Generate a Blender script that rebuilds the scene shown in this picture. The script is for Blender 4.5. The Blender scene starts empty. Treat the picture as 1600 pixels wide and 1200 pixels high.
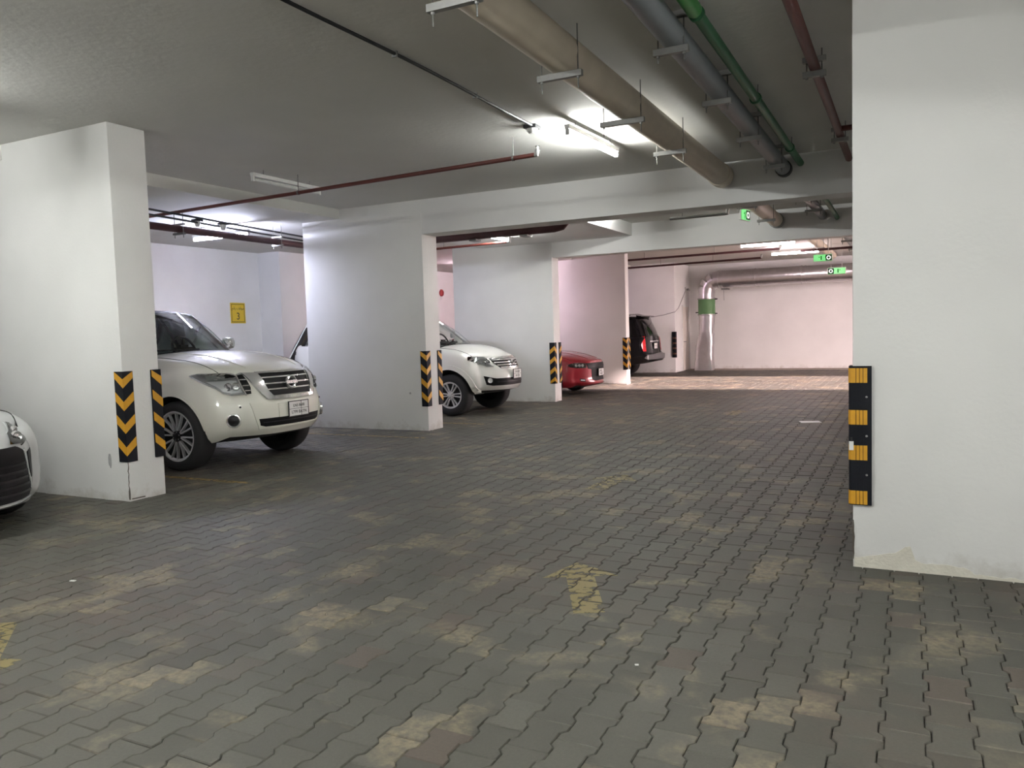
import bpy, bmesh, math, random
import numpy as np
from mathutils import Vector, Matrix
from mathutils.bvhtree import BVHTree

random.seed(7); rng = np.random.default_rng(7)
sc = bpy.context.scene
C = sc.collection

# ------------------------------------------------------------------ camera
F_PX, YAW, PITCH, ROLL, EYE = 1236.5, -0.46605, -0.06684, -0.03092, 1.55
_fw = Vector((math.sin(YAW)*math.cos(PITCH), math.cos(YAW)*math.cos(PITCH), math.sin(PITCH)))
_r = Vector((math.cos(YAW), -math.sin(YAW), 0)); _u = _r.cross(_fw)
_r2 = _r*math.cos(ROLL)+_u*math.sin(ROLL); _u2 = -_r*math.sin(ROLL)+_u*math.cos(ROLL)
cam_d = bpy.data.cameras.new('camera'); cam = bpy.data.objects.new('camera', cam_d); C.objects.link(cam)
cam_d.sensor_fit = 'HORIZONTAL'; cam_d.sensor_width = 36.0; cam_d.lens = F_PX*36.0/1600.0
cam_d.clip_start = 0.05; cam_d.clip_end = 200
M3 = Matrix((_r2, _u2, -_fw)).transposed()
cam.matrix_world = Matrix.Translation((0, 0, EYE)) @ M3.to_4x4()
sc.camera = cam
def project(p):
    d = Vector(p)-Vector((0, 0, EYE)); z = d.dot(_fw)
    return 800+F_PX*d.dot(_r2)/z, 600-F_PX*d.dot(_u2)/z, z
def ground(x, y, z=0.0):
    d = _r2*((x-800)/F_PX) - _u2*((y-600)/F_PX) + _fw
    t = (z-EYE)/d.z
    return Vector((d.x*t, d.y*t, z))

# ------------------------------------------------------------------ world, daylight, exposure
world = bpy.data.worlds.new('sky'); sc.world = world; world.use_nodes = True
bg = world.node_tree.nodes['Background']; bg.inputs[0].default_value = (1.0, 0.78, 0.77, 1); bg.inputs[1].default_value = 18.0
sun_d = bpy.data.lights.new('sun', 'SUN'); sun = bpy.data.objects.new('sun', sun_d); C.objects.link(sun)
sun_d.energy = 40.0; sun_d.angle = math.radians(3); sun_d.color = (1.0, 0.75, 0.72)
_sd = Vector((-1.0, -0.03, -0.27)).normalized()
sun.rotation_euler = _sd.to_track_quat('-Z', 'Y').to_euler()
LAMP_POWER = 330.0
sc.view_settings.view_transform = 'Standard'; sc.view_settings.look = 'None'
sc.view_settings.exposure = 0.5; sc.view_settings.gamma = 1.0
sc.view_settings.use_curve_mapping = False
cy = sc.cycles; cy.max_bounces = 5; cy.diffuse_bounces = 4; cy.glossy_bounces = 2; cy.transmission_bounces = 2; cy.transparent_max_bounces = 6
cy.adaptive_threshold = 0.04; cy.caustics_reflective = False; cy.caustics_refractive = False

# ------------------------------------------------------------------ helpers
def lin(r, g, b):
    f = lambda c: (c/255/12.92) if c/255 <= 0.04045 else ((c/255+0.055)/1.055)**2.4
    return (f(r), f(g), f(b), 1.0)
_mats = {}
def mat(name, col, rough=0.6, metal=0.0, coat=0.0, noise=0.0, nscale=6.0, bump=0.0, bscale=40.0, spec=0.5, emit=0.0, ecol=None):
    if name in _mats: return _mats[name]
    m = bpy.data.materials.new(name); m.use_nodes = True
    nt = m.node_tree; b = nt.nodes['Principled BSDF']
    b.inputs['Base Color'].default_value = col; b.inputs['Roughness'].default_value = rough
    b.inputs['Metallic'].default_value = metal; b.inputs['Coat Weight'].default_value = coat
    b.inputs['Coat Roughness'].default_value = 0.05; b.inputs['Specular IOR Level'].default_value = spec
    if emit:
        b.inputs['Emission Color'].default_value = ecol or col; b.inputs['Emission Strength'].default_value = emit
    if noise or bump:
        geo = nt.nodes.new('ShaderNodeNewGeometry')
    if noise:
        n = nt.nodes.new('ShaderNodeTexNoise'); n.inputs['Scale'].default_value = nscale; n.inputs['Detail'].default_value = 3
        nt.links.new(geo.outputs['Position'], n.inputs['Vector'])
        mx = nt.nodes.new('ShaderNodeMix'); mx.data_type = 'RGBA'
        mx.inputs[6].default_value = [c*(1-noise) for c in col[:3]]+[1]
        mx.inputs[7].default_value = [min(1, c*(1+noise)) for c in col[:3]]+[1]
        nt.links.new(n.outputs['Fac'], mx.inputs[0]); nt.links.new(mx.outputs[2], b.inputs['Base Color'])
    if bump:
        n2 = nt.nodes.new('ShaderNodeTexNoise'); n2.inputs['Scale'].default_value = bscale; n2.inputs['Detail'].default_value = 2
        nt.links.new(geo.outputs['Position'], n2.inputs['Vector'])
        bp = nt.nodes.new('ShaderNodeBump'); bp.inputs['Strength'].default_value = bump; bp.inputs['Distance'].default_value = 0.01
        nt.links.new(n2.outputs['Fac'], bp.inputs['Height']); nt.links.new(bp.outputs['Normal'], b.inputs['Normal'])
    _mats[name] = m
    return m

def link(name, me, parent=None, loc=None, rot=None, m=None, label=None, cat=None, group=None, kind=None):
    o = bpy.data.objects.new(name, me); C.objects.link(o)
    if parent is not None: o.parent = parent
    if loc is not None: o.location = loc
    if rot is not None: o.rotation_euler = rot
    if m is not None and me is not None and len(me.materials) == 0: me.materials.append(m)
    tag(o, label, cat, group, kind)
    return o
def tag(o, label=None, cat=None, group=None, kind=None):
    if label: o['label'] = label
    if cat: o['category'] = cat
    if group: o['group'] = group
    if kind: o['kind'] = kind
    return o
def empty(name, loc=(0, 0, 0), rz=0.0, label=None, cat=None, group=None):
    o = bpy.data.objects.new(name, None); C.objects.link(o); o.location = loc; o.rotation_euler = (0, 0, rz)
    o.empty_display_size = 0.1
    return tag(o, label, cat, group)
def mesh(name, v, f, smooth=False, sharp=None):
    me = bpy.data.meshes.new(name); me.from_pydata([tuple(p) for p in v], [], [tuple(q) for q in f]); me.update()
    if smooth:
        me.polygons.foreach_set('use_smooth', [True]*len(me.polygons))
        if sharp: me.set_sharp_from_angle(angle=math.radians(sharp))
    return me
class MB:
    def __init__(s): s.v = []; s.f = []
    def add(s, v, f):
        n = len(s.v); s.v += [tuple(p) for p in v]; s.f += [tuple(i+n for i in q) for q in f]; return s
    def box(s, x0, x1, y0, y1, z0, z1):
        v = [(x, y, z) for z in (z0, z1) for y in (y0, y1) for x in (x0, x1)]
        return s.add(v, [(0, 2, 3, 1), (4, 5, 7, 6), (0, 1, 5, 4), (2, 6, 7, 3), (0, 4, 6, 2), (1, 3, 7, 5)])
    def tube(s, pts, r, n=12, cap=True):
        pts = [Vector(p) for p in pts]; rs = r if isinstance(r, (list, tuple)) else [r]*len(pts)
        rings = []
        t0 = (pts[1]-pts[0]).normalized()
        a = t0.orthogonal().normalized()
        for i, p in enumerate(pts):
            if i == 0: t = (pts[1]-p).normalized()
            elif i == len(pts)-1: t = (p-pts[i-1]).normalized()
            else:
                t = ((p-pts[i-1]).normalized()+(pts[i+1]-p).normalized()).normalized()
            a = (a - t*a.dot(t)).normalized(); b = t.cross(a)
            k = 1.0
            if 0 < i < len(pts)-1: k = 1/max(0.5, t.dot((pts[i+1]-p).normalized()))
            rings.append([p+(a*math.cos(2*math.pi*j/n)+b*math.sin(2*math.pi*j/n))*rs[i] for j in range(n)])
        v = [q for rg in rings for q in rg]; f = []
        for i in range(len(pts)-1):
            for j in range(n):
                f.append((i*n+j, i*n+(j+1) % n, (i+1)*n+(j+1) % n, (i+1)*n+j))
        if cap: f += [tuple(reversed(range(n))), tuple(range((len(pts)-1)*n, len(pts)*n))]
        return s.add(v, f)
    def lathe(s, prof, n=32, axis='Y', c=(0, 0, 0), closed=False):
        v = []; f = []; m = len(prof)
        for i in range(n):
            a = 2*math.pi*i/n
            for (r, h) in prof:
                p = (r*math.cos(a), h, r*math.sin(a)) if axis == 'Y' else ((r*math.cos(a), r*math.sin(a), h) if axis == 'Z' else (h, r*math.cos(a), r*math.sin(a)))
                v.append((p[0]+c[0], p[1]+c[1], p[2]+c[2]))
        for i in range(n):
            j = (i+1) % n
            for k in range(m if closed else m-1):
                k2 = (k+1) % m
                f.append((i*m+k, j*m+k, j*m+k2, i*m+k2))
        return s.add(v, f)
    def prism(s, poly, d0, d1, axes='xz'):
        # poly in 2D, extruded along the third axis from d0 to d1
        def P(a, b, d): return {'xz': (a, d, b), 'yz': (d, a, b), 'xy': (a, b, d)}[axes]
        n = len(poly); v = [P(a, b, d0) for a, b in poly]+[P(a, b, d1) for a, b in poly]
        return s.add(v, [tuple(range(n)), tuple(reversed(range(n, 2*n)))]+[(i, (i+1) % n, n+(i+1) % n, n+i) for i in range(n)])
    def build(s, name, m, parent=None, smooth=False, sharp=35, bevel=0, fix=True, **kw):
        me = mesh(name, s.v, s.f)
        if fix or bevel:
            bm = bmesh.new(); bm.from_mesh(me)
            if fix: bmesh.ops.recalc_face_normals(bm, faces=bm.faces)
            if bevel: bmesh.ops.bevel(bm, geom=list(bm.edges), offset=bevel, segments=2, affect='EDGES', profile=0.5)
            bm.to_mesh(me); bm.free()
        if smooth:
            me.polygons.foreach_set('use_smooth', [True]*len(me.polygons)); me.set_sharp_from_angle(angle=math.radians(sharp))
        return link(name, me, parent, m=m, **kw)
def copy_tree(o, parent=None):
    c = o.copy(); C.objects.link(c); c.parent = parent
    for ch in o.children: copy_tree(ch, c)
    return c
def pchip(tab):
    xs = np.array([t[0] for t in tab], float); ys = np.array([t[1] for t in tab], float)
    h = np.diff(xs); d = np.diff(ys)/h; m = np.zeros(len(xs))
    for i in range(1, len(xs)-1):
        if d[i-1]*d[i] > 0:
            w1 = 2*h[i]+h[i-1]; w2 = h[i]+2*h[i-1]; m[i] = (w1+w2)/(w1/d[i-1]+w2/d[i])
    m[0] = d[0]; m[-1] = d[-1]
    def f(x):
        x = min(max(x, xs[0]), xs[-1]); i = min(int(np.searchsorted(xs, x, 'right'))-1, len(h)-1); i = max(i, 0)
        t = (x-xs[i])/h[i]
        return float((1+2*t)*(1-t)**2*ys[i]+t*(1-t)**2*h[i]*m[i]+t*t*(3-2*t)*ys[i+1]+t*t*(t-1)*h[i]*m[i+1])
    return f
def text_mesh(s, size):
    cu = bpy.data.curves.new('text', 'FONT'); cu.body = s; cu.size = size; cu.align_x = 'CENTER'; cu.align_y = 'CENTER'; cu.extrude = 0.0008
    cu.resolution_u = 3
    o = bpy.data.objects.new('text', cu); C.objects.link(o)
    dg = bpy.context.evaluated_depsgraph_get(); me = bpy.data.meshes.new_from_object(o.evaluated_get(dg))
    bpy.data.objects.remove(o); bpy.data.curves.remove(cu)
    return me

# ------------------------------------------------------------------ materials
def wall_material(name, base, stain):
    m = bpy.data.materials.new(name); m.use_nodes = True; nt = m.node_tree; b = nt.nodes['Principled BSDF']
    b.inputs['Roughness'].default_value = 0.75; b.inputs['Specular IOR Level'].default_value = 0.3
    g = nt.nodes.new('ShaderNodeNewGeometry')
    n1 = nt.nodes.new('ShaderNodeTexNoise'); n1.inputs['Scale'].default_value = 1.1; n1.inputs['Detail'].default_value = 3
    n2 = nt.nodes.new('ShaderNodeTexNoise'); n2.inputs['Scale'].default_value = 5.0; n2.inputs['Detail'].default_value = 5; n2.inputs['Roughness'].default_value = 0.65
    nt.links.new(g.outputs['Position'], n1.inputs['Vector']); nt.links.new(g.outputs['Position'], n2.inputs['Vector'])
    r1 = nt.nodes.new('ShaderNodeMapRange'); r1.inputs[1].default_value = 0.35; r1.inputs[2].default_value = 0.7
    nt.links.new(n1.outputs['Fac'], r1.inputs[0])
    mx = nt.nodes.new('ShaderNodeMix'); mx.data_type = 'RGBA'
    mx.inputs[6].default_value = base; mx.inputs[7].default_value = [c*0.93 for c in base[:3]]+[1]
    nt.links.new(r1.outputs[0], mx.inputs[0])
    # scuffs and splash marks, patchy, on the lowest hand's breadth
    sep = nt.nodes.new('ShaderNodeSeparateXYZ'); nt.links.new(g.outputs['Position'], sep.inputs[0])
    rz = nt.nodes.new('ShaderNodeMapRange'); rz.inputs[1].default_value = 0.0; rz.inputs[2].default_value = 0.35; rz.inputs[3].default_value = 0.32; rz.inputs[4].default_value = -0.25
    nt.links.new(sep.outputs[2], rz.inputs[0])
    ad = nt.nodes.new('ShaderNodeMath'); ad.operation = 'ADD'; nt.links.new(n2.outputs['Fac'], ad.inputs[0]); nt.links.new(rz.outputs[0], ad.inputs[1])
    r2 = nt.nodes.new('ShaderNodeMapRange'); r2.inputs[1].default_value = 0.66; r2.inputs[2].default_value = 0.95; r2.inputs[4].default_value = 0.55
    nt.links.new(ad.outputs[0], r2.inputs[0])
    mx2 = nt.nodes.new('ShaderNodeMix'); mx2.data_type = 'RGBA'; mx2.inputs[7].default_value = stain
    nt.links.new(mx.outputs[2], mx2.inputs[6]); nt.links.new(r2.outputs[0], mx2.inputs[0]); nt.links.new(mx2.outputs[2], b.inputs['Base Color'])
    n3 = nt.nodes.new('ShaderNodeTexNoise'); n3.inputs['Scale'].default_value = 35; n3.inputs['Detail'].default_value = 2
    nt.links.new(g.outputs['Position'], n3.inputs['Vector'])
    bp = nt.nodes.new('ShaderNodeBump'); bp.inputs['Strength'].default_value = 0.12; bp.inputs['Distance'].default_value = 0.01
    nt.links.new(n3.outputs['Fac'], bp.inputs['Height']); nt.links.new(bp.outputs['Normal'], b.inputs['Normal'])
    return m
M_WALL = wall_material('white_plaster', (0.81, 0.805, 0.79, 1), (0.42, 0.38, 0.32, 1))
M_CEIL = mat('ceiling_paint', (0.72, 0.71, 0.675, 1), 0.85, noise=0.06, nscale=1.6, bump=0.25, bscale=18)

def paver_material():
    m = bpy.data.materials.new('concrete_paver'); m.use_nodes = True; nt = m.node_tree; b = nt.nodes['Principled BSDF']
    b.inputs['Roughness'].default_value = 0.62; b.inputs['Specular IOR Level'].default_value = 0.35
    g = nt.nodes.new('ShaderNodeNewGeometry')
    at = nt.nodes.new('ShaderNodeAttribute'); at.attribute_name = 'tone'
    def noise(scale, det, dist=0.0):
        n = nt.nodes.new('ShaderNodeTexNoise'); n.inputs['Scale'].default_value = scale; n.inputs['Detail'].default_value = det
        n.inputs['Distortion'].default_value = dist; nt.links.new(g.outputs['Position'], n.inputs['Vector']); return n.outputs['Fac']
    def rng_(src, a, b_, c=0.0, d=1.0):
        r = nt.nodes.new('ShaderNodeMapRange'); r.inputs[1].default_value = a; r.inputs[2].default_value = b_; r.inputs[3].default_value = c; r.inputs[4].default_value = d
        nt.links.new(src, r.inputs[0]); return r.outputs[0]
    def mix(fac, a, b_):
        x = nt.nodes.new('ShaderNodeMix'); x.data_type = 'RGBA'
        if isinstance(fac, float): x.inputs[0].default_value = fac
        else: nt.links.new(fac, x.inputs[0])
        for i, q in ((6, a), (7, b_)):
            if isinstance(q, tuple): x.inputs[i].default_value = q
            else: nt.links.new(q, x.inputs[i])
        return x.outputs[2]
    def math_(op, a, b_):
        x = nt.nodes.new('ShaderNodeMath'); x.operation = op
        for i, q in ((0, a), (1, b_)):
            if isinstance(q, float): x.inputs[i].default_value = q
            else: nt.links.new(q, x.inputs[i])
        return x.outputs[0]
    sp = nt.nodes.new('ShaderNodeSeparateColor'); nt.links.new(at.outputs['Color'], sp.inputs[0])
    grey = mix(sp.outputs[0], (0.060, 0.0575, 0.047, 1), (0.094, 0.0905, 0.076, 1))      # R: light or dark paver
    red = math_('MULTIPLY', rng_(noise(0.55, 2), 0.48, 0.66), rng_(noise(7.0, 3), 0.35, 0.6))
    red = math_('MAXIMUM', red, sp.outputs[1])                                          # G: reddish paver
    col = mix(math_('MULTIPLY', red, 0.62), grey, (0.095, 0.070, 0.056, 1))
    dirt = math_('ADD', noise(1.9, 4, 0.5), math_('MULTIPLY', sp.outputs[2], 0.13))    # B: paver that holds sand
    dirt = math_('MULTIPLY', rng_(dirt, 0.565, 0.70), rng_(noise(24, 4), 0.32, 0.60, 0.15, 1.0))
    col = mix(math_('MULTIPLY', dirt, 0.85), col, (0.235, 0.195, 0.130, 1))
    col = mix(rng_(noise(70, 2), 0.3, 0.75, 0.0, 0.35), col, (0.045, 0.045, 0.038, 1))
    nt.links.new(col, b.inputs['Base Color'])
    n3 = nt.nodes.new('ShaderNodeTexNoise'); n3.inputs['Scale'].default_value = 160; n3.inputs['Detail'].default_value = 1
    nt.links.new(g.outputs['Position'], n3.inputs['Vector'])
    bp = nt.nodes.new('ShaderNodeBump'); bp.inputs['Strength'].default_value = 0.18; bp.inputs['Distance'].default_value = 0.004
    nt.links.new(n3.outputs['Fac'], bp.inputs['Height']); nt.links.new(bp.outputs['Normal'], b.inputs['Normal'])
    return m
M_PAVER = paver_material()
M_JOINT = mat('joint_sand', (0.03, 0.027, 0.022, 1), 0.95, noise=0.4, nscale=9)
def worn_paint(name, col, wear):
    m = bpy.data.materials.new(name); m.use_nodes = True; nt = m.node_tree; b = nt.nodes['Principled BSDF']
    b.inputs['Base Color'].default_value = col; b.inputs['Roughness'].default_value = 0.55
    g = nt.nodes.new('ShaderNodeNewGeometry'); n = nt.nodes.new('ShaderNodeTexNoise'); n.inputs['Scale'].default_value = 16; n.inputs['Detail'].default_value = 8
    nt.links.new(g.outputs['Position'], n.inputs['Vector'])
    r = nt.nodes.new('ShaderNodeMapRange'); r.inputs[1].default_value = wear; r.inputs[2].default_value = wear+0.12; r.inputs[3].default_value = 0.12
    nt.links.new(n.outputs['Fac'], r.inputs[0]); nt.links.new(r.outputs[0], b.inputs['Alpha'])
    return m
M_YELLOW = worn_paint('worn_yellow_paint', (0.185, 0.145, 0.045, 1), 0.36)
M_YELLOW_OLD = worn_paint('faded_yellow_paint', (0.20, 0.165, 0.065, 1), 0.42)
M_YLINE = worn_paint('bay_line_paint', (0.26, 0.17, 0.04, 1), 0.36)
M_RUBBER = mat('black_rubber', (0.008, 0.009, 0.013, 1), 0.6, bump=0.1, bscale=60, spec=0.18)
M_STRIPE = mat('reflective_yellow', (0.62, 0.31, 0.02, 1), 0.42, noise=0.12, nscale=30)
M_STEEL = mat('galvanised_steel', (0.34, 0.34, 0.33, 1), 0.42, 0.8, noise=0.15, nscale=20)
M_ROD = mat('threaded_rod', (0.20, 0.20, 0.19, 1), 0.5, 0.6)
M_BEIGE = mat('beige_drain_pipe', (0.66, 0.58, 0.47, 1), 0.5, noise=0.18, nscale=3.5)
M_GREY = mat('grey_drain_pipe', (0.17, 0.185, 0.195, 1), 0.38, noise=0.12, nscale=3)
M_GREEN = mat('green_water_pipe', (0.03, 0.16, 0.065, 1), 0.4)
M_GREEN2 = mat('bright_green_coupling', (0.05, 0.32, 0.06, 1), 0.4)
M_RED = mat('fire_red_pipe', (0.115, 0.026, 0.020, 1), 0.42)
M_DKRED = mat('maroon_pipe', (0.055, 0.014, 0.016, 1), 0.45)
M_CONDUIT = mat('black_conduit', (0.012, 0.013, 0.018, 1), 0.45)
M_WHITEP = mat('white_plastic', (0.72, 0.72, 0.70, 1), 0.4)
M_DUCT = mat('galvanised_duct', (0.58, 0.56, 0.57, 1), 0.30, 0.9, noise=0.12, nscale=8, bump=0.25, bscale=9)
M_DUCTG = mat('green_duct_band', (0.10, 0.22, 0.09, 1), 0.6)
M_BLACK = mat('black_plastic', (0.008, 0.008, 0.009, 1), 0.5, spec=0.18)
M_TYRE = mat('tyre_rubber', (0.016, 0.016, 0.017, 1), 0.75, bump=0.1, bscale=90)
M_CHROME = mat('chrome', (0.80, 0.80, 0.80, 1), 0.16, 0.75)
M_ALLOY = mat('alloy_wheel', (0.62, 0.62, 0.63, 1), 0.32, 0.45)
M_DARKALLOY = mat('dark_alloy', (0.018, 0.018, 0.02, 1), 0.4, 0.3, spec=.3)
M_WELL = mat('wheel_well_black', (0.008, 0.008, 0.008, 1), 0.9)
M_PLATE = mat('plate_white', (0.72, 0.72, 0.70, 1), 0.45)
M_INK = mat('black_ink', (0.015, 0.015, 0.015, 1), 0.5)
M_LAMPSILVER = mat('reflector_silver', (0.80, 0.81, 0.82, 1), 0.25, 0.4)
M_LENSRED = mat('red_lens', (0.70, 0.02, 0.03, 1), 0.2, coat=0.2)
M_TAN = mat('grey_green_upholstery', (0.42, 0.46, 0.43, 1), 0.8)
M_DASH = mat('dashboard_black', (0.02, 0.022, 0.024, 1), 0.7)
def glass(name, tint, refl=1.0, rough=0.0):
    m = bpy.data.materials.new(name); m.use_nodes = True; nt = m.node_tree
    for n in list(nt.nodes):
        if n.type == 'BSDF_PRINCIPLED': nt.nodes.remove(n)
    out = [n for n in nt.nodes if n.type == 'OUTPUT_MATERIAL'][0]
    t = nt.nodes.new('ShaderNodeBsdfTransparent'); t.inputs[0].default_value = tint
    gl = nt.nodes.new('ShaderNodeBsdfGlossy'); gl.inputs['Roughness'].default_value = rough; gl.inputs['Color'].default_value = (refl, refl, refl, 1)
    fr = nt.nodes.new('ShaderNodeFresnel'); fr.inputs[0].default_value = 1.5
    mx = nt.nodes.new('ShaderNodeMixShader')
    nt.links.new(fr.outputs[0], mx.inputs[0]); nt.links.new(t.outputs[0], mx.inputs[1]); nt.links.new(gl.outputs[0], mx.inputs[2]); nt.links.new(mx.outputs[0], out.inputs[0])
    return m
M_GLASS = glass('window_glass', (0.90, 0.95, 0.93, 1))
M_TINT = glass('tinted_glass', (0.05, 0.055, 0.06, 1))
M_LENS = glass('headlamp_lens', (0.97, 0.98, 0.98, 1))
def paint(name, col, metal=0.0, rough=0.35): return mat(name, col, rough, metal, coat=0.9)
M_PEARL = paint('pearl_white_paint', (0.76, 0.75, 0.67, 1))
M_WHITE = paint('white_paint', (0.78, 0.78, 0.74, 1))
M_SILVER = paint('silver_white_paint', (0.50, 0.51, 0.51, 1), 0.25)
M_REDCAR = paint('red_paint', (0.26, 0.008, 0.018, 1), 0.1)
M_BLACKCAR = mat('black_paint', (0.006, 0.006, 0.008, 1), 0.12, spec=0.3)
def emitter(name, col, s):
    m = bpy.data.materials.new(name); m.use_nodes = True; nt = m.node_tree; b = nt.nodes['Principled BSDF']
    b.inputs['Base Color'].default_value = (0.8, 0.8, 0.8, 1); b.inputs['Emission Color'].default_value = (*col, 1); b.inputs['Emission Strength'].default_value = s
    return m

# ------------------------------------------------------------------ room shell
X0, X1, Y0, Y1, ZC = -13.25, 3.0, -9.0, 28.0, 3.65
DX, DZ = -8.45, 3.49          # lower ceiling over the parking bays
BEAM_Z = 3.11
COLS_Y = [(-0.05, 0.33), (5.142, 5.56), (10.62, 11.05), (15.58, 15.93), (20.8, 21.08)]
COL_X0, COL_X1 = -9.25, -6.80
COL_END = [-6.80, -6.80, -6.85, -6.80, -6.92]
def slab(name, *b, m=M_WALL, label=None, **k):
    return MB().box(*b).build(name, m, label=label, kind='structure', **k)
floor = slab('floor', X0, X1, Y0, Y1, -0.12, -0.013, m=M_JOINT, label='grey interlocking concrete paver floor of the car park')
# tiles of the paving
PX, PY = 0.157, 0.225
def paver_outline(gap=0.0038):
    a, b = PX/2+0.0105-gap/2, PX/2-0.0105-gap/2; h = PY/2-gap/2; q1, q2 = PY/4+0.012, PY/4-0.012
    rt = [(a, -h), (a, -q1), (b, -q2), (b, q2), (a, q1), (a, h)]
    return rt+[(-x, y) for x, y in reversed(rt)]
OUT = np.array(paver_outline())
def inset(poly, d):
    n = len(poly); r = []
    for i in range(n):
        p0, p1, p2 = poly[i-1], poly[i], poly[(i+1) % n]
        e1 = (p1-p0)/np.linalg.norm(p1-p0); e2 = (p2-p1)/np.linalg.norm(p2-p1)
        n1 = np.array([-e1[1], e1[0]]); n2 = np.array([-e2[1], e2[0]]); k = n1+n2; k /= max(0.3, k@n1)
        r.append(p1+k*d)
    return np.array(r)
TOP = inset(OUT, 0.0035)
n12 = len(OUT)
TV = np.vstack([np.c_[TOP, np.zeros(n12)], np.c_[OUT, np.full(n12, -0.0045)], np.c_[OUT, np.full(n12, -0.022)]])
TF = [tuple(range(n12))]+[(n12+i, n12+(i+1) % n12, (i+1) % n12, i) for i in range(n12)]+[(2*n12+i, 2*n12+(i+1) % n12, n12+(i+1) % n12, n12+i) for i in range(n12)]
cols = range(int(-13.2/PX), int(2.9/PX)); PXO, PYO = -1.11, 2.884
tiles = []
for i in range(-78, 27):
    x = PXO+i*PX; off = PY/2 if i % 2 else 0.0
    for j in range(-16, 112):
        y = PYO+off+(j+0.5)*PY
        if x < X0+0.05 or x > X1-0.05 or y > Y1-0.1: continue
        if any(COL_X0+.15 < x < COL_X1-.15 and a+.15 < y < b-.15 for a, b in COLS_Y): continue
        tiles.append((x, y))
T = len(tiles)
dz = rng.normal(0, 0.0011, T).clip(-0.003, 0.003); tilt = rng.normal(0, 0.006, (T, 2)); rot = rng.normal(0, 0.006, T)
tone = np.zeros((T, 3)); tone[:, 0] = rng.beta(1.6, 2.6, T)
tone[:, 1] = np.where(rng.random(T) < 0.10, rng.uniform(0.4, 1, T), 0); tone[:, 2] = np.where(rng.random(T) < 0.20, rng.uniform(0.4, 1, T), rng.uniform(0, 0.15, T))
def seen(k):
    px, py, z = project((tiles[k][0], tiles[k][1], 0))
    return z > 0.3 and -20 < px < 1620 and py < 1215
order = sorted([k for k in range(T) if seen(k)], key=lambda k: project((tiles[k][0], tiles[k][1], 0))[2])
single = order[:300]; sset = set(single)
def tile_mesh(name, tn):
    me = mesh(name, TV, TF); at = me.color_attributes.new('tone', 'FLOAT_COLOR', 'POINT')
    at.data.foreach_set('color', np.tile([*tn, 1.0], len(TV))); me.materials.append(M_PAVER); return me
variants = {}
for k in single:
    key = (round(tone[k, 0]*6)/6, round(tone[k, 1]*2)/2, round(tone[k, 2]*3)/3)
    if key not in variants: variants[key] = tile_mesh('paver', key)
    o = bpy.data.objects.new('paver', variants[key]); C.objects.link(o); o.parent = floor
    o.location = (tiles[k][0], tiles[k][1], dz[k]); o.rotation_euler = (tilt[k, 0], tilt[k, 1], rot[k])
rest = [k for k in range(T) if k not in sset]
R_ = len(rest); xy = np.array([tiles[k] for k in rest]); V = np.tile(TV[None], (R_, 1, 1))
cr, sr = np.cos(rot[rest])[:, None], np.sin(rot[rest])[:, None]
vx = V[:, :, 0]*cr-V[:, :, 1]*sr; vy = V[:, :, 0]*sr+V[:, :, 1]*cr
vz = V[:, :, 2]+dz[rest][:, None]+V[:, :, 1]*tilt[rest, 0][:, None]-V[:, :, 0]*tilt[rest, 1][:, None]
P = np.stack([vx+xy[:, 0:1], vy+xy[:, 1:2], vz], -1).reshape(-1, 3)
me = bpy.data.meshes.new('paving')
nv = len(TV); loops = np.concatenate([np.array(f) for f in TF]); lens = np.array([len(f) for f in TF])
me.vertices.add(R_*nv); me.vertices.foreach_set('co', P.ravel())
LL = (loops[None]+np.arange(R_)[:, None]*nv).ravel()
me.loops.add(len(LL)); me.loops.foreach_set('vertex_index', LL)
cnt = np.tile(lens, R_); st = np.concatenate([[0], np.cumsum(cnt)[:-1]])
me.polygons.add(len(cnt)); me.polygons.foreach_set('loop_start', st); me.polygons.foreach_set('use_smooth', np.zeros(len(cnt), dtype=bool)); me.update(calc_edges=True); me.validate()
at = me.color_attributes.new('tone', 'FLOAT_COLOR', 'POINT')
at.data.foreach_set('color', np.repeat(np.c_[tone[rest], np.ones(R_)], nv, 0).ravel())
link('paving', me, floor, m=M_PAVER, kind='stuff')

# ceiling, with a shallower step over the bays
slab('ceiling', X0, X1, Y0, Y1, ZC, ZC+0.25, m=M_CEIL, label='grey painted concrete slab ceiling over the driving aisle')
slab('ceiling_bay', X0, DX, Y0, Y1, DZ, ZC, m=M_CEIL, label='lowered concrete ceiling over the parking bays')
slab('wall_left', X0-0.2, X0, Y0, Y1, -0.12, ZC+0.25, label='white rear wall of the parking bays')
slab('wall_back', X0, X1, Y0-0.2, Y0, -0.12, ZC+0.25, label='white wall behind the viewer')
slab('wall_front', X0, X1, Y1, Y1+0.2, -0.12, ZC+0.25, label='white far wall with the metal duct')
OP0, OP1, OPZ = 19.35, 24.15, 3.0
wr = MB(); wr.box(X1, X1+0.3, Y0, OP0, -0.12, ZC+0.25).box(X1, X1+0.3, OP1, Y1+0.2, -0.12, ZC+0.25).box(X1, X1+0.3, OP0, OP1, OPZ, ZC+0.25)
wr.build('wall_right', M_WALL, label='white side wall with the vehicle entrance opening', kind='structure')
slab('ramp_floor', X1+0.3, X1+14, OP0-3, OP1+3, -0.12, -0.015, m=M_JOINT, label='outdoor ground beyond the entrance opening')
# concrete kerb strip in front of the far wall
slab('kerb', -6.95, X1, 27.2, Y1, -0.02, 0.012, m=mat('kerb_concrete', (0.30, 0.25, 0.22, 1), 0.85, noise=0.15, nscale=5), label='low concrete strip along the foot of the far wall')

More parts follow.
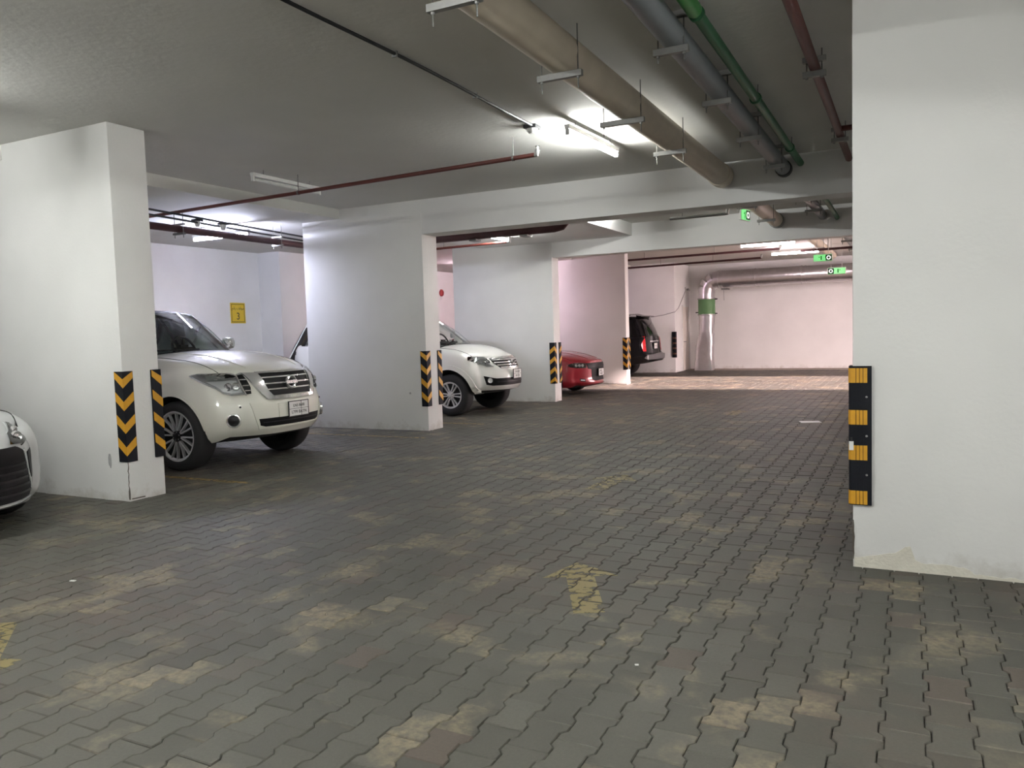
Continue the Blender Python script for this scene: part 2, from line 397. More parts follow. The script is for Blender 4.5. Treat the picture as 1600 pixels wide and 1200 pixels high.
def column(x0, x1, y0, y1, z1, label):
    b = MB().box(x0, x1, y0, y1, -0.05, z1)
    return b.build('column', M_WALL, bevel=0.008, smooth=True, label=label, kind='structure')
lab = ['white column out of view beside the viewer', 'white wall-like column beside the silver sedan', 'white wall-like column between the two white cars',
       'white wall-like column beside the red car', 'white column beside the black vehicle']
colobj = [column(COL_X0, COL_END[i], a, b, ZC, lab[i]) for i, (a, b) in enumerate(COLS_Y)]
column(-8.9, -6.95, 26.0, 27.98, ZC, 'white projecting wall block with a camera near the far wall')
column(-0.313, 1.75, 5.337, 5.74, ZC, 'large white column in front on the right')
column(-0.313, 1.75, 10.65, 11.05, ZC, 'white column hidden behind the large column')
column(-0.313, 1.75, 15.6, 16.0, ZC, 'white column at the second beam behind the large column')
# pier on the bay wall
slab('pier_column', X0, -12.62, 13.67, 15.2, -0.05, DZ, label='white pier projecting from the rear wall behind the parked cars')
def beam(x0, x1, y0, y1, z0, label):
    return MB().box(x0, x1, y0, y1, z0, ZC+0.02).build('beam', M_WALL, bevel=0.006, label=label, kind='structure')
beam(-8.45, X1, 10.625, 11.04, BEAM_Z, 'white concrete beam crossing the aisle in front')
beam(-8.9, X1, 15.585, 15.92, 3.08, 'second white concrete beam crossing the aisle further back')
beam(-8.45, -5.02, 11.0, 15.6, 3.40, 'shallow white beam between the two crossing beams')

# ------------------------------------------------------------------ floor markings, cut to the pavers
def clip(poly, c):
    out = poly
    for i in range(len(c)):
        a, b = np.array(c[i]), np.array(c[(i+1) % len(c)]); e = b-a; r = []
        sd = lambda p: e[0]*(p[1]-a[1])-e[1]*(p[0]-a[0])
        for k in range(len(out)):
            p, q = out[k-1], out[k]; sp_, sq = sd(p), sd(q)
            if sq >= 0:
                if sp_ < 0: t = sp_/(sp_-sq); r.append(p+(q-p)*t)
                r.append(q)
            elif sp_ >= 0:
                t = sp_/(sp_-sq); r.append(p+(q-p)*t)
        out = r
        if len(out) < 3: return []
    return out
def ccw(p):
    a = sum(p[i-1][0]*p[i][1]-p[i][0]*p[i-1][1] for i in range(len(p)))
    return p if a > 0 else p[::-1]
def marking(name, polys, m, label, cat, group=None):
    mb = MB()
    polys = [ccw([tuple(q) for q in p]) for p in polys]
    for k in range(T):
        tx, ty = tiles[k]
        for p in polys:
            xs = [q[0] for q in p]; ys = [q[1] for q in p]
            if tx < min(xs)-.12 or tx > max(xs)+.12 or ty < min(ys)-.14 or ty > max(ys)+.14: continue
            sub = [np.array([tx, ty])+t for t in TOP]
            c = clip(sub, p)
            if len(c) < 3: continue
            zz = lambda q: dz[k]+(q[1]-ty)*tilt[k, 0]-(q[0]-tx)*tilt[k, 1]
            n = len(c)
            mb.add([(q[0], q[1], zz(q)+0.0011) for q in c]+[(q[0], q[1], zz(q)-0.0005) for q in c], [tuple(range(n))]+[(i, n+i, n+(i+1) % n, (i+1) % n) for i in range(n)])
    return mb.build(name, m, fix=False, label=label, cat=cat, group=group)
def arrow_polys(c, ang, shaft=0.66, w=0.16, head=0.30, hw=0.46):
    d = np.array([-math.sin(ang), math.cos(ang)]); s = np.array([d[1], -d[0]]); c = np.array(c)
    return [[c-s*w/2, c+s*w/2, c+s*w/2+d*shaft, c-s*w/2+d*shaft], [c+d*shaft-s*hw/2, c+d*shaft+s*hw/2, c+d*(shaft+head)]]
marking('floor_arrow', arrow_polys((-1.56, 3.955), math.radians(26), 0.64, 0.175, 0.30, 0.47), M_YELLOW, 'yellow direction arrow painted on the pavers in front', 'arrow')
marking('floor_arrow', arrow_polys((-2.72, 7.1), math.radians(-4), 0.5, 0.2, 0.32, 0.5), M_YELLOW_OLD, 'faded yellow arrow on the pavers in mid aisle', 'arrow')
marking('floor_arrow', arrow_polys((-2.72, 13.7), math.radians(0), 0.5, 0.18, 0.34, 0.46), M_YELLOW_OLD, 'small worn yellow arrow far down the aisle past the beam', 'arrow')
g = lambda x, y: tuple(ground(x, y)[:2])
marking('floor_arrow', [[g(-150, 985), g(28, 972), g(0, 1028), g(-150, 1050)], [g(-150, 1050), g(0, 1029), g(40, 1031), g(0, 1047), g(-150, 1075)]], M_YELLOW, 'yellow painted arrow cut off at the lower left edge', 'arrow')
def hline(x0, x1, y, w=0.08): return [[(x0, y-w/2), (x1, y-w/2), (x1, y+w/2), (x0, y+w/2)]]
marking('bay_line', hline(-11.8, -6.36, 6.265), M_YLINE, 'yellow bay line beside the nearest white column', 'line')
marking('bay_line', hline(-11.8, -6.45, 9.87, .07), M_YLINE, 'thin yellow bay line in front of the middle column', 'line')
marking('bay_line', hline(-11.8, -6.4, 11.62, .07), M_YLINE, 'yellow bay line beside the smaller white vehicle', 'line')

# ------------------------------------------------------------------ corner guards
def guard(cx, cy, dx, dy, label, up=False, z0=0.39, z1=1.275, w=0.105, t=0.014, group='chevron corner guards on the white columns'):
    o = empty('corner_guard', (cx, cy, z0), label=label, cat='corner guard', group=group)
    def prof(e0, e1, ww):   # L outline, e0 inner and e1 outer offset from the column corner
        return [(dx*ww, -dy*e0), (-dx*e0, -dy*e0), (-dx*e0, dy*ww), (-dx*e1, dy*ww), (-dx*e1, -dy*e1), (dx*ww, -dy*e1)]
    MB().prism(prof(0.0005, t, w), 0, z1-z0, 'xy').build('rubber_angle', M_RUBBER, o, bevel=0.003)
    h = z1-z0; n = 4; per = h/n; band = 0.088; drop = -0.095 if not up else 0.095
    for k in range(n):
        zc = (k+0.5)*per + (0.04 if not up else -0.05)
        mb = MB(); e = t+0.0025
        for leg in (0, 1):
            q = []
            for ee in (t-0.002, e):
                for (d, zz) in ((-ee, zc+drop/2-band/2), (w-0.006, zc-drop/2-band/2), (w-0.006, zc-drop/2+band/2), (-ee, zc+drop/2+band/2)):
                    zz = min(max(zz, 0.004), h-0.004)
                    q.append((dx*d, -dy*ee, zz) if leg == 0 else (-dx*ee, dy*d, zz))
            mb.add(q, [(0, 1, 2, 3), (7, 6, 5, 4), (0, 4, 5, 1), (1, 5, 6, 2), (2, 6, 7, 3), (3, 7, 4, 0)])
        mb.build('yellow_chevron', M_STRIPE, o)
    for zz in (h*0.30, h*0.72):
        MB().lathe([(0.0001, 0.004), (0.007, 0.003), (0.008, 0)], 10, 'Y', (dx*0.05, 0, zz)).build('screw', M_STEEL, o).location = (0, -dy*t-0.004*dy*0, 0)
    return o
c = COLS_Y
guard(COL_X1, c[1][0], -1, 1, 'chevron corner guard facing the viewer on the column by the silver sedan')
guard(COL_X1, c[1][1], -1, -1, 'striped corner guard in front of the large white vehicle\'s wheel')
guard(COL_END[2], c[2][0], -1, 1, 'chevron guard on the middle column\'s near corner', )
guard(COL_END[2], c[2][1], -1, -1, 'striped guard overlapping the smaller white vehicle\'s front wheel')
guard(COL_X1, c[3][0], -1, 1, 'upward chevron guard on the column by the red car', up=True)
guard(COL_X1, c[3][1], -1, -1, 'narrow striped guard touching the red car\'s flank', up=True)
guard(COL_END[4], c[4][0], -1, 1, 'chevron guard on the column between the red car and the black vehicle')
guard(COL_END[4], c[4][1], -1, -1, 'striped guard beside the black vehicle\'s side')
# banded guards
def band_guard(cx, cy, dx, dy, label, z0, z1, bands, w=0.108, t=0.022, m2=None):
    o = empty('corner_guard', (cx, cy, z0), label=label, cat='corner guard')
    L = [(dx*w, -dy*0.0005), (-dx*0.0005, -dy*0.0005), (-dx*0.0005, dy*w), (-dx*t, dy*w), (-dx*t, -dy*t*0.45), (-dx*t*0.45, -dy*t), (dx*w, -dy*t)]
    MB().prism(L, 0, z1-z0, 'xy').build('rubber_angle', M_RUBBER, o)
    for (a, b) in bands:
        e = 0.002; ww = w-0.024
        Q = [(dx*ww, -dy*(t-.003)), (-dx*t*0.3, -dy*(t-.003)), (-dx*(t-.003), -dy*t*0.3), (-dx*(t-.003), dy*ww), (-dx*(t+e), dy*ww), (-dx*(t+e), -dy*t*0.45), (-dx*t*0.45, -dy*(t+e)), (dx*ww, -dy*(t+e))]
        MB().prism(Q, a-z0, b-z0, 'xy').build('yellow_band', m2 or M_STRIPE, o)
    h = z1-z0
    for k in range(3):
        MB().lathe([(0.0001, -0.005), (0.006, -0.004), (0.007, 0)], 10, 'Y').build('screw', M_STEEL, o).location = (dx*(w-0.028), -dy*t, h*(0.22+0.28*k))
    # fluted ridges of the rubber
    for k in range(3):
        MB().box(-0.0015, 0.0015, -0.0015, 0.0015, 0.002, h-0.002).build('ridge', M_RUBBER, o).location = (dx*(0.02+0.02*k), -dy*(t+0.0015), 0)
    return o
band_guard(-0.313, 5.337, 1, 1, 'black rubber guard with four yellow bands on the large column', 0.40, 1.268,
           [(0.405, 0.49), (0.683, 0.775), (0.905, 0.995), (1.165, 1.255)])
_g = [o for o in bpy.data.objects if o.get('label') == 'black rubber guard with four yellow bands on the large column'][0]
MB().box(-.020, .006, -.0275, -.024, .345, .40).build('torn_label', M_PLATE, _g)
MB().box(-.012, .0, -.028, -.0245, .40, .425).build('torn_label', M_INK, _g)
band_guard(-6.95, 26.0, -1, 1, 'dark banded guard on the far wall block', 0.50, 1.36, [(0.6, 0.66), (0.78, 0.84), (0.95, 1.01), (1.12, 1.18)], m2=mat('dull_red_band', (0.12, 0.05, 0.03, 1), 0.6))

# plaster patches, cracks and scuffs on the columns
M_PATCH = mat('bare_plaster', (0.64, 0.61, 0.53, 1), 0.9, noise=0.15, nscale=14, bump=0.4, bscale=60)
big = [o for o in bpy.data.objects if o.get('label') == 'large white column in front on the right'][0]
def ragged(x0, x1, zs, y, parent, n=40, name='plaster_patch', m=M_PATCH, seed=1):
    r = random.Random(seed); f = pchip(zs); pts = [(x0+(x1-x0)*i/n) for i in range(n+1)]
    poly = [(x0, 0.0), (x1, 0.0)]+[(x, max(0.004, f(x)+r.uniform(-.006, .006))) for x in reversed(pts)]
    o = MB().prism(poly, y, y+0.0035, 'xz').build(name, m, parent); return o
ragged(-0.305, 1.7, [(-.31, .06), (-.22, .075), (-.13, .10), (-.06, .11), (-.03, .155), (0.02, .16), (.04, .07), (.3, .055), (.36, .02), (.6, .018), (1.75, .02)], 5.3345, big, 70)
M_CRACK = mat('crack_dark', (0.10, 0.085, 0.07, 1), 0.95)
def crack(pts, r, parent, name='crack'):
    return MB().tube(pts, r, 5).build(name, M_CRACK, parent)
c1 = colobj[1]; rr = random.Random(5)
crack([(COL_X1+rr.uniform(-.006, .002), c[1][0]+rr.uniform(-.002, .004), z) for z in np.linspace(0.385, 0.02, 14)], [0.003+0.004*(i > 9)+rr.uniform(0, .002) for i in range(14)], c1)
crack([(COL_X1-0.004+.001*i, c[1][0]+0.02+0.05*i, 0.02+rr.uniform(0, .01)) for i in range(4)], 0.008, c1)
crack([(-0.312+rr.uniform(0, .004), 5.336, z) for z in np.linspace(0.30, 0.05, 8)], [0.002, .004, .006, .007, .006, .005, .004, .002], big)
def blob(cx, cz, rx, rz, y, parent, m, seed):
    r = random.Random(seed); n = 18
    poly = [(cx+rx*math.cos(2*math.pi*i/n)*r.uniform(.75, 1.1), cz+rz*math.sin(2*math.pi*i/n)*r.uniform(.8, 1.1)) for i in range(n)]
    return MB().prism(poly, y, y+0.0012, 'xz').build('scuff_mark', m, parent)
M_SCUFF = mat('grey_scuff', (0.36, 0.36, 0.36, 1), 0.85, noise=0.3, nscale=40)
blob(-7.06, 0.395, 0.026, 0.075, c[1][0]-0.0012, c1, M_SCUFF, 3)
blob(-7.18, 0.60, 0.02, 0.02, c[2][0]-0.0012, colobj[2], M_SCUFF, 4)

# ------------------------------------------------------------------ fluorescent battens
def batten(x, y, z, rz, L, col, power, label, group='fluorescent battens', drop=0.0):
    o = empty('fluorescent_lamp', (x, y, z), rz, label=label, cat='lamp', group=group)
    h = L/2
    MB().prism([(-0.030, 0.0), (0.030, 0.0), (0.024, -0.045), (-0.024, -0.045)], -h, h, 'xz').build('channel', M_WHITEP, o, bevel=0.003)
    for s in (-1, 1):
        MB().box(-0.020, 0.020, -0.014, 0.014, -0.104, -0.04).build('lamp_holder', M_WHITEP, o, bevel=0.004).location = (0, s*(h-0.016), 0)
    m = emitter('tube_light', col, power) if power else mat('unlit_tube', (0.6, 0.6, 0.58, 1), 0.35)
    MB().tube([(0, -h+0.03, -0.076), (0, h-0.03, -0.076)], 0.024, 8).build('tube', m, o, smooth=True)
    if drop:
        for s in (-1, 1): MB().tube([(0, s*(h-.2), 0), (0, s*(h-.2), drop)], 0.004, 6).build('hanger_rod', M_ROD, o)
    return o
W_N = (0.98, 1.0, 0.97); W_B = (0.74, 0.77, 1.0); W_P = (1.0, 0.74, 0.88); W_F = (1.0, 0.84, 0.88)
P_ = LAMP_POWER*0.58
RX = math.pi/2
batten(-3.02, 8.12, ZC-0.06, math.radians(-3), 1.32, W_N, P_*0.78, 'lit fluorescent lamp on the ceiling beside the beige pipe', drop=.06)
batten(-7.22, 8.05, ZC-0.06, 0, 1.26, W_N, 0, 'unlit fluorescent batten above the sprinkler pipe', drop=.06)
batten(-10.45, 9.95, DZ-0.12, RX, 1.3, W_B, P_*1.7, 'glowing bluish lamp in the bay of the large white vehicle', drop=.12)
batten(-7.03, 13.42, 3.40, 0, 1.3, W_N, P_*0.45, 'lit lamp above the smaller white vehicle')
batten(-10.6, 19.6, DZ-0.05, RX, 1.3, W_P, P_*1.6, 'pinkish lamp glimpsed behind the middle column', drop=.05)
batten(-3.0, 19.65, ZC-0.17, RX, 1.28, W_F, P_*0.6, 'nearer of the two lit far lamps under the ceiling', drop=.17)
batten(-2.85, 23.45, ZC-0.1, RX, 1.28, W_F, P_*0.6, 'lit lamp closest to the far wall duct', drop=.1)
batten(-4.3, 13.3, ZC-0.02, 0, 1.3, W_N, P_*0.85, 'lamp hidden between the two crossing beams')
batten(-7.2, 3.0, ZC-0.06, 0, 1.3, W_N, P_*1.05, 'lamp above the silver sedan outside the view', drop=.06)
batten(-3.0, 1.2, ZC-0.06, 0, 1.3, W_N, P_*1.4, 'aisle lamp above the viewer', drop=.06)
batten(-3.0, -4.5, ZC-0.06, 0, 1.3, W_N, P_*1.6, 'aisle lamp behind the viewer', drop=.06)
batten(1.2, 1.6, ZC-0.06, 0, 1.3, W_N, P_*1.6, 'side lamp in front of the large column', drop=.06)
batten(1.2, -3.2, ZC-0.06, 0, 1.3, W_N, P_*1.9, 'side lamp further behind the viewer', drop=.06)
batten(-7.2, -2.5, ZC-0.06, 0, 1.3, W_N, P_*1.8, 'lamp over the bays behind the viewer', drop=.06)

# ------------------------------------------------------------------ pipes
def hanger(parent, x0, x1, y, z, ztop=ZC, tail=0.07, two=False):
    b = MB().box(x0, x1, y-0.02, y+0.02, z-0.021, z+0.021); b.box(x0, x1, y-0.012, y+0.012, z-0.0215, z-0.0205)
    bar = b.build('hanger_bar', M_STEEL, parent)
    for xx in (x0+0.03, x1-0.03):
        MB().tube([(xx, y, z-tail), (xx, y, ztop)], 0.005, 6).build('rod', M_ROD, bar)
        MB().lathe([(0.012, -0.012), (0.012, 0.0)], 6, 'Z', (xx, y, z-0.021)).build('nut', M_STEEL, bar)
    if two:
        MB().box(x0, x1, y-0.02, y+0.02, z+two-0.02, z+two+0.02).build('hanger_bar', M_STEEL, parent)
    return bar
def pipe_root(name, label, group=None): return empty(name, (0, 0, 0), label=label, cat='pipe', group=group)
# beige drain pipe
bp = pipe_root('drain_pipe', 'thick beige drain pipe running along the ceiling')
BX, BZ, BR = -2.185, 3.475, 0.138
MB().tube([(BX, -6, BZ), (BX, 10.40, BZ)], BR, 28).build('pipe_body', M_BEIGE, bp, smooth=True)
MB().lathe([(BR, 0), (BR+.012, .004), (BR+.012, .24), (BR, .26)], 28, 'Y', (BX, 10.38, BZ)).build('end_collar', M_BEIGE, bp, smooth=True)
for y in (2.3, 3.8, 5.24, 6.68, 8.10): hanger(bp, BX-0.17 - (.06 if y == 6.68 else 0), BX+0.165, y, BZ-BR-0.021, tail=0.10)
blobm = mat('pipe_stain', (0.2, 0.12, 0.06, 1), .7)
# the same run beyond the beam
bp2 = pipe_root('drain_pipe', 'beige drain pipe stub between the two crossing beams')
MB().tube([(BX, 11.03, BZ-.03), (BX-.02, 15.45, BZ-.03)], BR*.9, 24).build('pipe_body', M_BEIGE, bp2, smooth=True)
MB().lathe([(BR*.9, 0), (BR*.9+.014, .004), (BR*.9+.014, .16), (BR*.9, .17)], 24, 'Y', (BX-.02, 15.42, BZ-.03)).build('end_collar', mat('grey_collar', (.2, .2, .19, 1), .5), bp2, smooth=True)
for y in (12.4, 14.2): hanger(bp2, BX-.15, BX+.15, y, BZ-.03-BR*.9-.021)
# grey drain pipe
gp = pipe_root('drain_pipe', 'dark grey drain pipe beside the green pipe')
GX, GZ, GR = -1.41, 3.475, 0.088
MB().tube([(GX, -6, GZ), (GX, 10.5, GZ)], GR, 24).build('pipe_body', M_GREY, gp, smooth=True)
MB().lathe([(GR, 0), (GR+.012, .004), (GR+.012, .12), (GR, .13)], 24, 'Y', (GX, 10.5, GZ)).build('end_collar', mat('dark_collar', (.05, .05, .05, 1), .5), gp, smooth=True)
for y in (3.9, 5.3, 6.7, 8.17, 9.77): hanger(gp, GX-0.12, GX+0.115, y, GZ-GR-0.021, two=0.225)
gp2 = pipe_root('drain_pipe', 'grey drain pipe stub with brackets beyond the first beam')
MB().tube([(GX, 11.03, GZ), (GX, 15.58, GZ)], GR*.9, 20).build('pipe_body', M_GREY, gp2, smooth=True)
for y in (12.6, 14.0): hanger(gp2, GX-0.13, GX+0.14, y, GZ-GR-0.02, two=0.2)
# green water pipe
wp = pipe_root('water_pipe', 'green water pipe with couplings along the ceiling')
NX, NZ, NR = -1.215, 3.53, 0.040
MB().tube([(NX, -6, NZ), (NX, 10.3, NZ), (NX, 10.62, NZ-0.0)], NR, 18).build('pipe_body', M_GREEN, wp, smooth=True)
MB().lathe([(NR, 0), (NR+.010, .003), (NR+.010, .38), (NR, .40)], 18, 'Y', (NX, 4.75, NZ)).build('coupling', M_GREEN2, wp, smooth=True)
for y in (5.18, 7.35, 9.6):
    MB().lathe([(NR, 0), (NR+.012, .003), (NR+.012, .03), (NR, .035)], 18, 'Y', (NX, y, NZ)).build('clamp', M_GREEN, wp)
    MB().tube([(NX+0.02, y+.015, NZ+NR), (NX+0.02, y+.015, ZC-.004)], 0.005, 6).build('rod', M_ROD, wp)
wp2 = pipe_root('water_pipe', 'green pipe stub curving beside the grey pipe past the first beam')
MB().tube([(NX, 11.03, NZ-.02), (NX, 13.0, NZ-.02), (NX+.03, 14.2, NZ-.06), (NX+.05, 15.58, NZ-.12)], NR, 14).build('pipe_body', M_GREEN, wp2, smooth=True)
# red fire main
fp = pipe_root('fire_pipe', 'dark red fire pipe on clamps near the large column')
RX_, RZ, RR = -0.66, 3.52, 0.040
MB().tube([(RX_, -6, RZ), (RX_, 10.62, RZ)], RR, 18).build('pipe_body', M_RED, fp, smooth=True)
MB().tube([(RX_, 8.95, RZ), (0.9, 8.95, RZ)], 0.028, 14).build('branch_pipe', M_RED, fp, smooth=True)
for y in (3.6, 6.68, 9.2): hanger(fp, RX_-0.085, RX_+0.085, y, RZ-RR-0.02, two=0.11, tail=.03)
# sprinkler branch crossing the aisle
sp_ = pipe_root('sprinkler_pipe', 'thin dark red sprinkler pipe crossing under the ceiling')
A, B = Vector((-10.6, 8.28, 3.41)), Vector((-3.58, 7.83, 3.42))
MB().tube([A, B], 0.024, 12).build('pipe_body', M_RED, sp_, smooth=True)
MB().tube([B, B+Vector((0.02, 0, 0.0)), B+Vector((0.03, 0, 0.05))], 0.026, 12).build('sprinkler_elbow', M_STEEL, sp_, smooth=True)
MB().lathe([(0.004, 0.05), (0.014, 0.055), (0.016, 0.08), (0.028, 0.088), (0.002, 0.09)], 12, 'Z', B+Vector((.03, 0, 0))).build('sprinkler_head', M_CHROME, sp_)
for t in (0.506, 0.962):
    q = A.lerp(B, t); MB().tube([q+Vector((0, 0, -.03)), (q.x, q.y, ZC-.004)], 0.005, 6).build('rod', M_ROD, sp_)
    MB().lathe([(0.030, -.012), (0.030, .012)], 12, 'X', q).build('clamp', M_ROD, sp_)
# bay pipes behind the first column
bp3 = pipe_root('fire_pipe', 'thick dark red pipe under the bay ceiling before the glowing lamp')
z = 3.22
MB().tube([(-9.70, 7.2, z), (-9.80, 11.35, z-.01)], 0.055, 16).build('pipe_body', M_DKRED, bp3, smooth=True)
MB().tube([(-9.78, 11.30, z), (-9.72, 11.30, z+.03), (-9.72, 11.30, z+.24)], 0.03, 12).build('riser', M_DKRED, bp3, smooth=True)
for y in (8.48, 10.55):
    MB().box(-9.86, -9.64, y-.025, y+.025, z-.085, z-.055).build('hanger_bar', M_ROD, bp3)
    MB().box(-9.86, -9.64, y-.025, y+.025, z+.055, z+.08).build('hanger_bar', M_ROD, bp3)
    for xx in (-9.84, -9.66): MB().tube([(xx, y, z-.13), (xx, y, DZ)], .006, 6).build('rod', M_ROD, bp3)
bp4 = pipe_root('electrical_conduit', 'pair of dark conduits strung under the bay ceiling'); tag(bp4, cat='conduit')
MB().tube([(-9.2, 7.45, 3.35), (-9.85, 11.5, 3.37)], 0.016, 8).build('conduit', M_CONDUIT, bp4)
MB().tube([(-9.35, 7.45, 3.31), (-9.95, 11.5, 3.32)], 0.016, 8).build('conduit', M_CONDUIT, bp4)
for (x, y, lb) in ((-9.55, 8.65, 'white cone detector on the bay conduits nearer the first column'), (-9.55, 9.15, 'larger white cone detector on the bay conduits nearer the glowing lamp')):
    d = empty('smoke_detector', (x, y, 3.335), label=lb, cat='detector', group='detectors on the bay conduits')
    MB().box(-.06, .06, -.06, .06, 0, .03).build('base_plate', M_CONDUIT, d)
    MB().lathe([(0.0, -.085), (0.03, -.08), (0.055, 0.0)], 16, 'Z').build('cone', M_WHITEP, d, smooth=True)
# large maroon pipe behind the first beam
mp = pipe_root('fire_pipe', 'large maroon pipe with bent end behind the first beam')
MB().tube([(-10.3, 12.45, 3.27), (-5.35, 12.40, 3.27), (-5.22, 12.40, 3.29), (-5.15, 12.40, 3.36), (-5.13, 12.40, 3.42)], 0.085, 20).build('pipe_body', M_DKRED, mp, smooth=True)
for x in (-8.1, -6.9, -5.9): MB().box(x-.05, x+.09, 12.3, 12.5, 3.155, 3.185).build('hanger_bar', M_ROD, mp)
sp2 = pipe_root('sprinkler_pipe', 'thin sprinkler pipe with upturned end below the maroon pipe')
MB().tube([(-11.0, 13.7, 3.22), (-6.75, 13.4, 3.22)], 0.024, 10).build('pipe_body', M_RED, sp2, smooth=True)
MB().tube([(-8.2, 13.49, 3.2), (-8.2, 13.49, 3.397)], .006, 6).build('rod', M_ROD, sp2)
MB().tube([(-6.75, 13.4, 3.22), (-6.70, 13.4, 3.22), (-6.69, 13.4, 3.31)], .027, 10).build('sprinkler_elbow', M_STEEL, sp2, smooth=True)
sp3 = pipe_root('sprinkler_pipe', 'short pale capped pipe end beside the green hanging sign')
MB().tube([(-3.5, 12.9, 3.30), (-2.62, 12.9, 3.30), (-2.58, 12.9, 3.30), (-2.57, 12.9, 3.38)], .026, 10).build('pipe_body', M_STEEL, sp3, smooth=True)
MB().tube([(-3.3, 12.9, 3.28), (-3.3, 12.9, ZC)], .006, 6).build('rod', M_ROD, sp3)
# far sprinkler pipes
for n_, (x0, y0, x1, y1, z, lb) in enumerate([(-8.4, 19.0, -2.25, 18.4, 3.40, 'upper thin dark pipe crossing past the second beam'), (-8.4, 21.3, -2.9, 20.9, 3.40, 'middle thin dark pipe past the second beam'), (-8.4, 24.0, -3.75, 23.4, 3.40, 'lower thin dark pipe near the far wall')]):
    q = pipe_root('sprinkler_pipe', lb)
    MB().tube([(x0, y0, z), (x1, y1, z)], .03, 10).build('pipe_body', M_DKRED, q, smooth=True)
    MB().tube([(x1, y1, z), (x1+.02, y1, z+.1)], .032, 8).build('sprinkler_elbow', M_STEEL, q)
    for t in (.35, .7): MB().tube([(x0+(x1-x0)*t, y0+(y1-y0)*t, z-.02), (x0+(x1-x0)*t, y0+(y1-y0)*t, ZC-.004)], .006, 6).build('rod', M_ROD, q)
fp2 = pipe_root('drain_pipe', 'pale beige pipe near the far lamps')
MB().tube([(-1.95, 16.0, 3.42), (-1.95, 24.5, 3.42)], .1, 18).build('pipe_body', M_BEIGE, fp2, smooth=True)
for y in (17.6, 20.5, 22.6): hanger(fp2, -2.09, -1.81, y, 3.30)
fp3 = pipe_root('drain_pipe', 'grey pipe near the far exit signs')
MB().tube([(-1.25, 16.0, 3.42), (-1.25, 25.0, 3.42)], .07, 16).build('pipe_body', M_GREY, fp3, smooth=True)
for y in (17.2, 19.4, 21.8): hanger(fp3, -1.37, -1.13, y, 3.33, two=.17)
fp4 = pipe_root('fire_pipe', 'dark red cross pipe by the far exit signs')
MB().tube([(-2.3, 20.0, 3.23), (0.5, 19.9, 3.23)], .03, 10).build('pipe_body', M_DKRED, fp4, smooth=True)
for x in (-1.7, -0.9): MB().tube([(x, 19.95, 3.2), (x, 19.95, ZC-.004)], .006, 6).build('rod', M_ROD, fp4)
# ceiling conduit with smoke detector
cd = pipe_root('electrical_conduit', 'black conduit running along the bare ceiling'); tag(cd, cat='conduit')
pts = [(-3.42+0.012*math.sin(y*1.3), y, ZC-0.026-0.006*math.sin(y*2.1)) for y in np.linspace(-5, 7.42, 40)]
MB().tube(pts, 0.0135, 8).build('conduit', M_CONDUIT, cd, smooth=True)
for y in (3.7, 5.03, 6.25): MB().box(-3.442, -3.398, y-.008, y+.008, ZC-.044, ZC-.002).build('clip', M_STEEL, cd)
sd = empty('smoke_detector', (-3.47, 7.54, ZC), label='smoke detector at the end of the ceiling conduit', cat='detector')
MB().box(-.07, .07, -.07, .07, -.035, 0).build('base_plate', M_CONDUIT, sd, bevel=.004)
MB().lathe([(0, -.085), (.035, -.083), (.042, -.07), (.055, -.062), (.06, -.035)], 20, 'Z').build('sensor', M_WHITEP, sd, smooth=True)

# ------------------------------------------------------------------ signs
def sign_box(name, loc, rz, w, h, t, label, arrow, mface, rods):
    o = empty(name, loc, rz, label=label, cat='exit sign', group='green exit signs')
    MB().box(-w/2, w/2, -t/2, t/2, 0, h).build('housing', M_WHITEP, o, bevel=.006)
    for s in (-1, 1):
        MB().box(-w/2+.012, w/2-.012, -.001, .001, .012, h-.012).build('lit_face', mface, o).location = (0, s*(t/2+.0015), 0)
    ax = arrow*(w/2-h*0.48); e = -t/2-.0035
    MB().box(ax-h*.40, ax+h*.40, e-.0005, e+.0005, h*.1, h*.9).build('arrow_panel', M_INK, o)
    MB().lathe([(h*.16, -.0008), (h*.28, -.0008), (h*.28, .0008), (h*.16, .0008)], 20, 'Y', (ax, e-.001, h/2), closed=True).build('arrow_ring', mat('sign_white', (.8, .85, .8, 1), .5, emit=1.0), o)
    # running figure and door strokes as printed marks
    for k, (x0, x1, z0, z1) in enumerate(((-.42, -.36, .25, .8), (-.30, -.10, .30, .42), (-.26, -.2, .45, .75), (-.02, .04, .22, .78), (.08, .22, .55, .66))):
        MB().box(-arrow*(x0*w+.1*w)-.012, -arrow*(x0*w+.1*w)+.012, e-.0004, e+.0004, z0*h, z1*h).build('printed_mark', mat('sign_dark_green', (.01, .12, .03, 1), .5), o)
    for s in (-1, 1) if rods else ():
        MB().tube([(s*w*.3, 0, h), (s*w*.3, 0, rods)], .005, 6).build('hanging_rod', M_WHITEP, o)
    return o
M_EXIT = emitter('exit_green', (0.01, 0.80, 0.12), 0.62)
sign_box('exit_sign', (-1.72, 19.0, 2.88), 0, 0.40, 0.16, .04, 'green exit sign with its arrow at the black end', 1, M_EXIT, ZC-2.88)
sign_box('exit_sign', (-1.52, 20.1, 2.64), 0, 0.40, 0.16, .04, 'lower green exit sign in front of the duct', -1, M_EXIT, ZC-2.64)
sign_box('exit_sign', (-2.43, 13.55, 3.245), math.radians(77), 0.36, 0.19, .04, 'green exit sign turned edgewise beside the beige pipe stub', 1, M_EXIT, ZC-3.245)
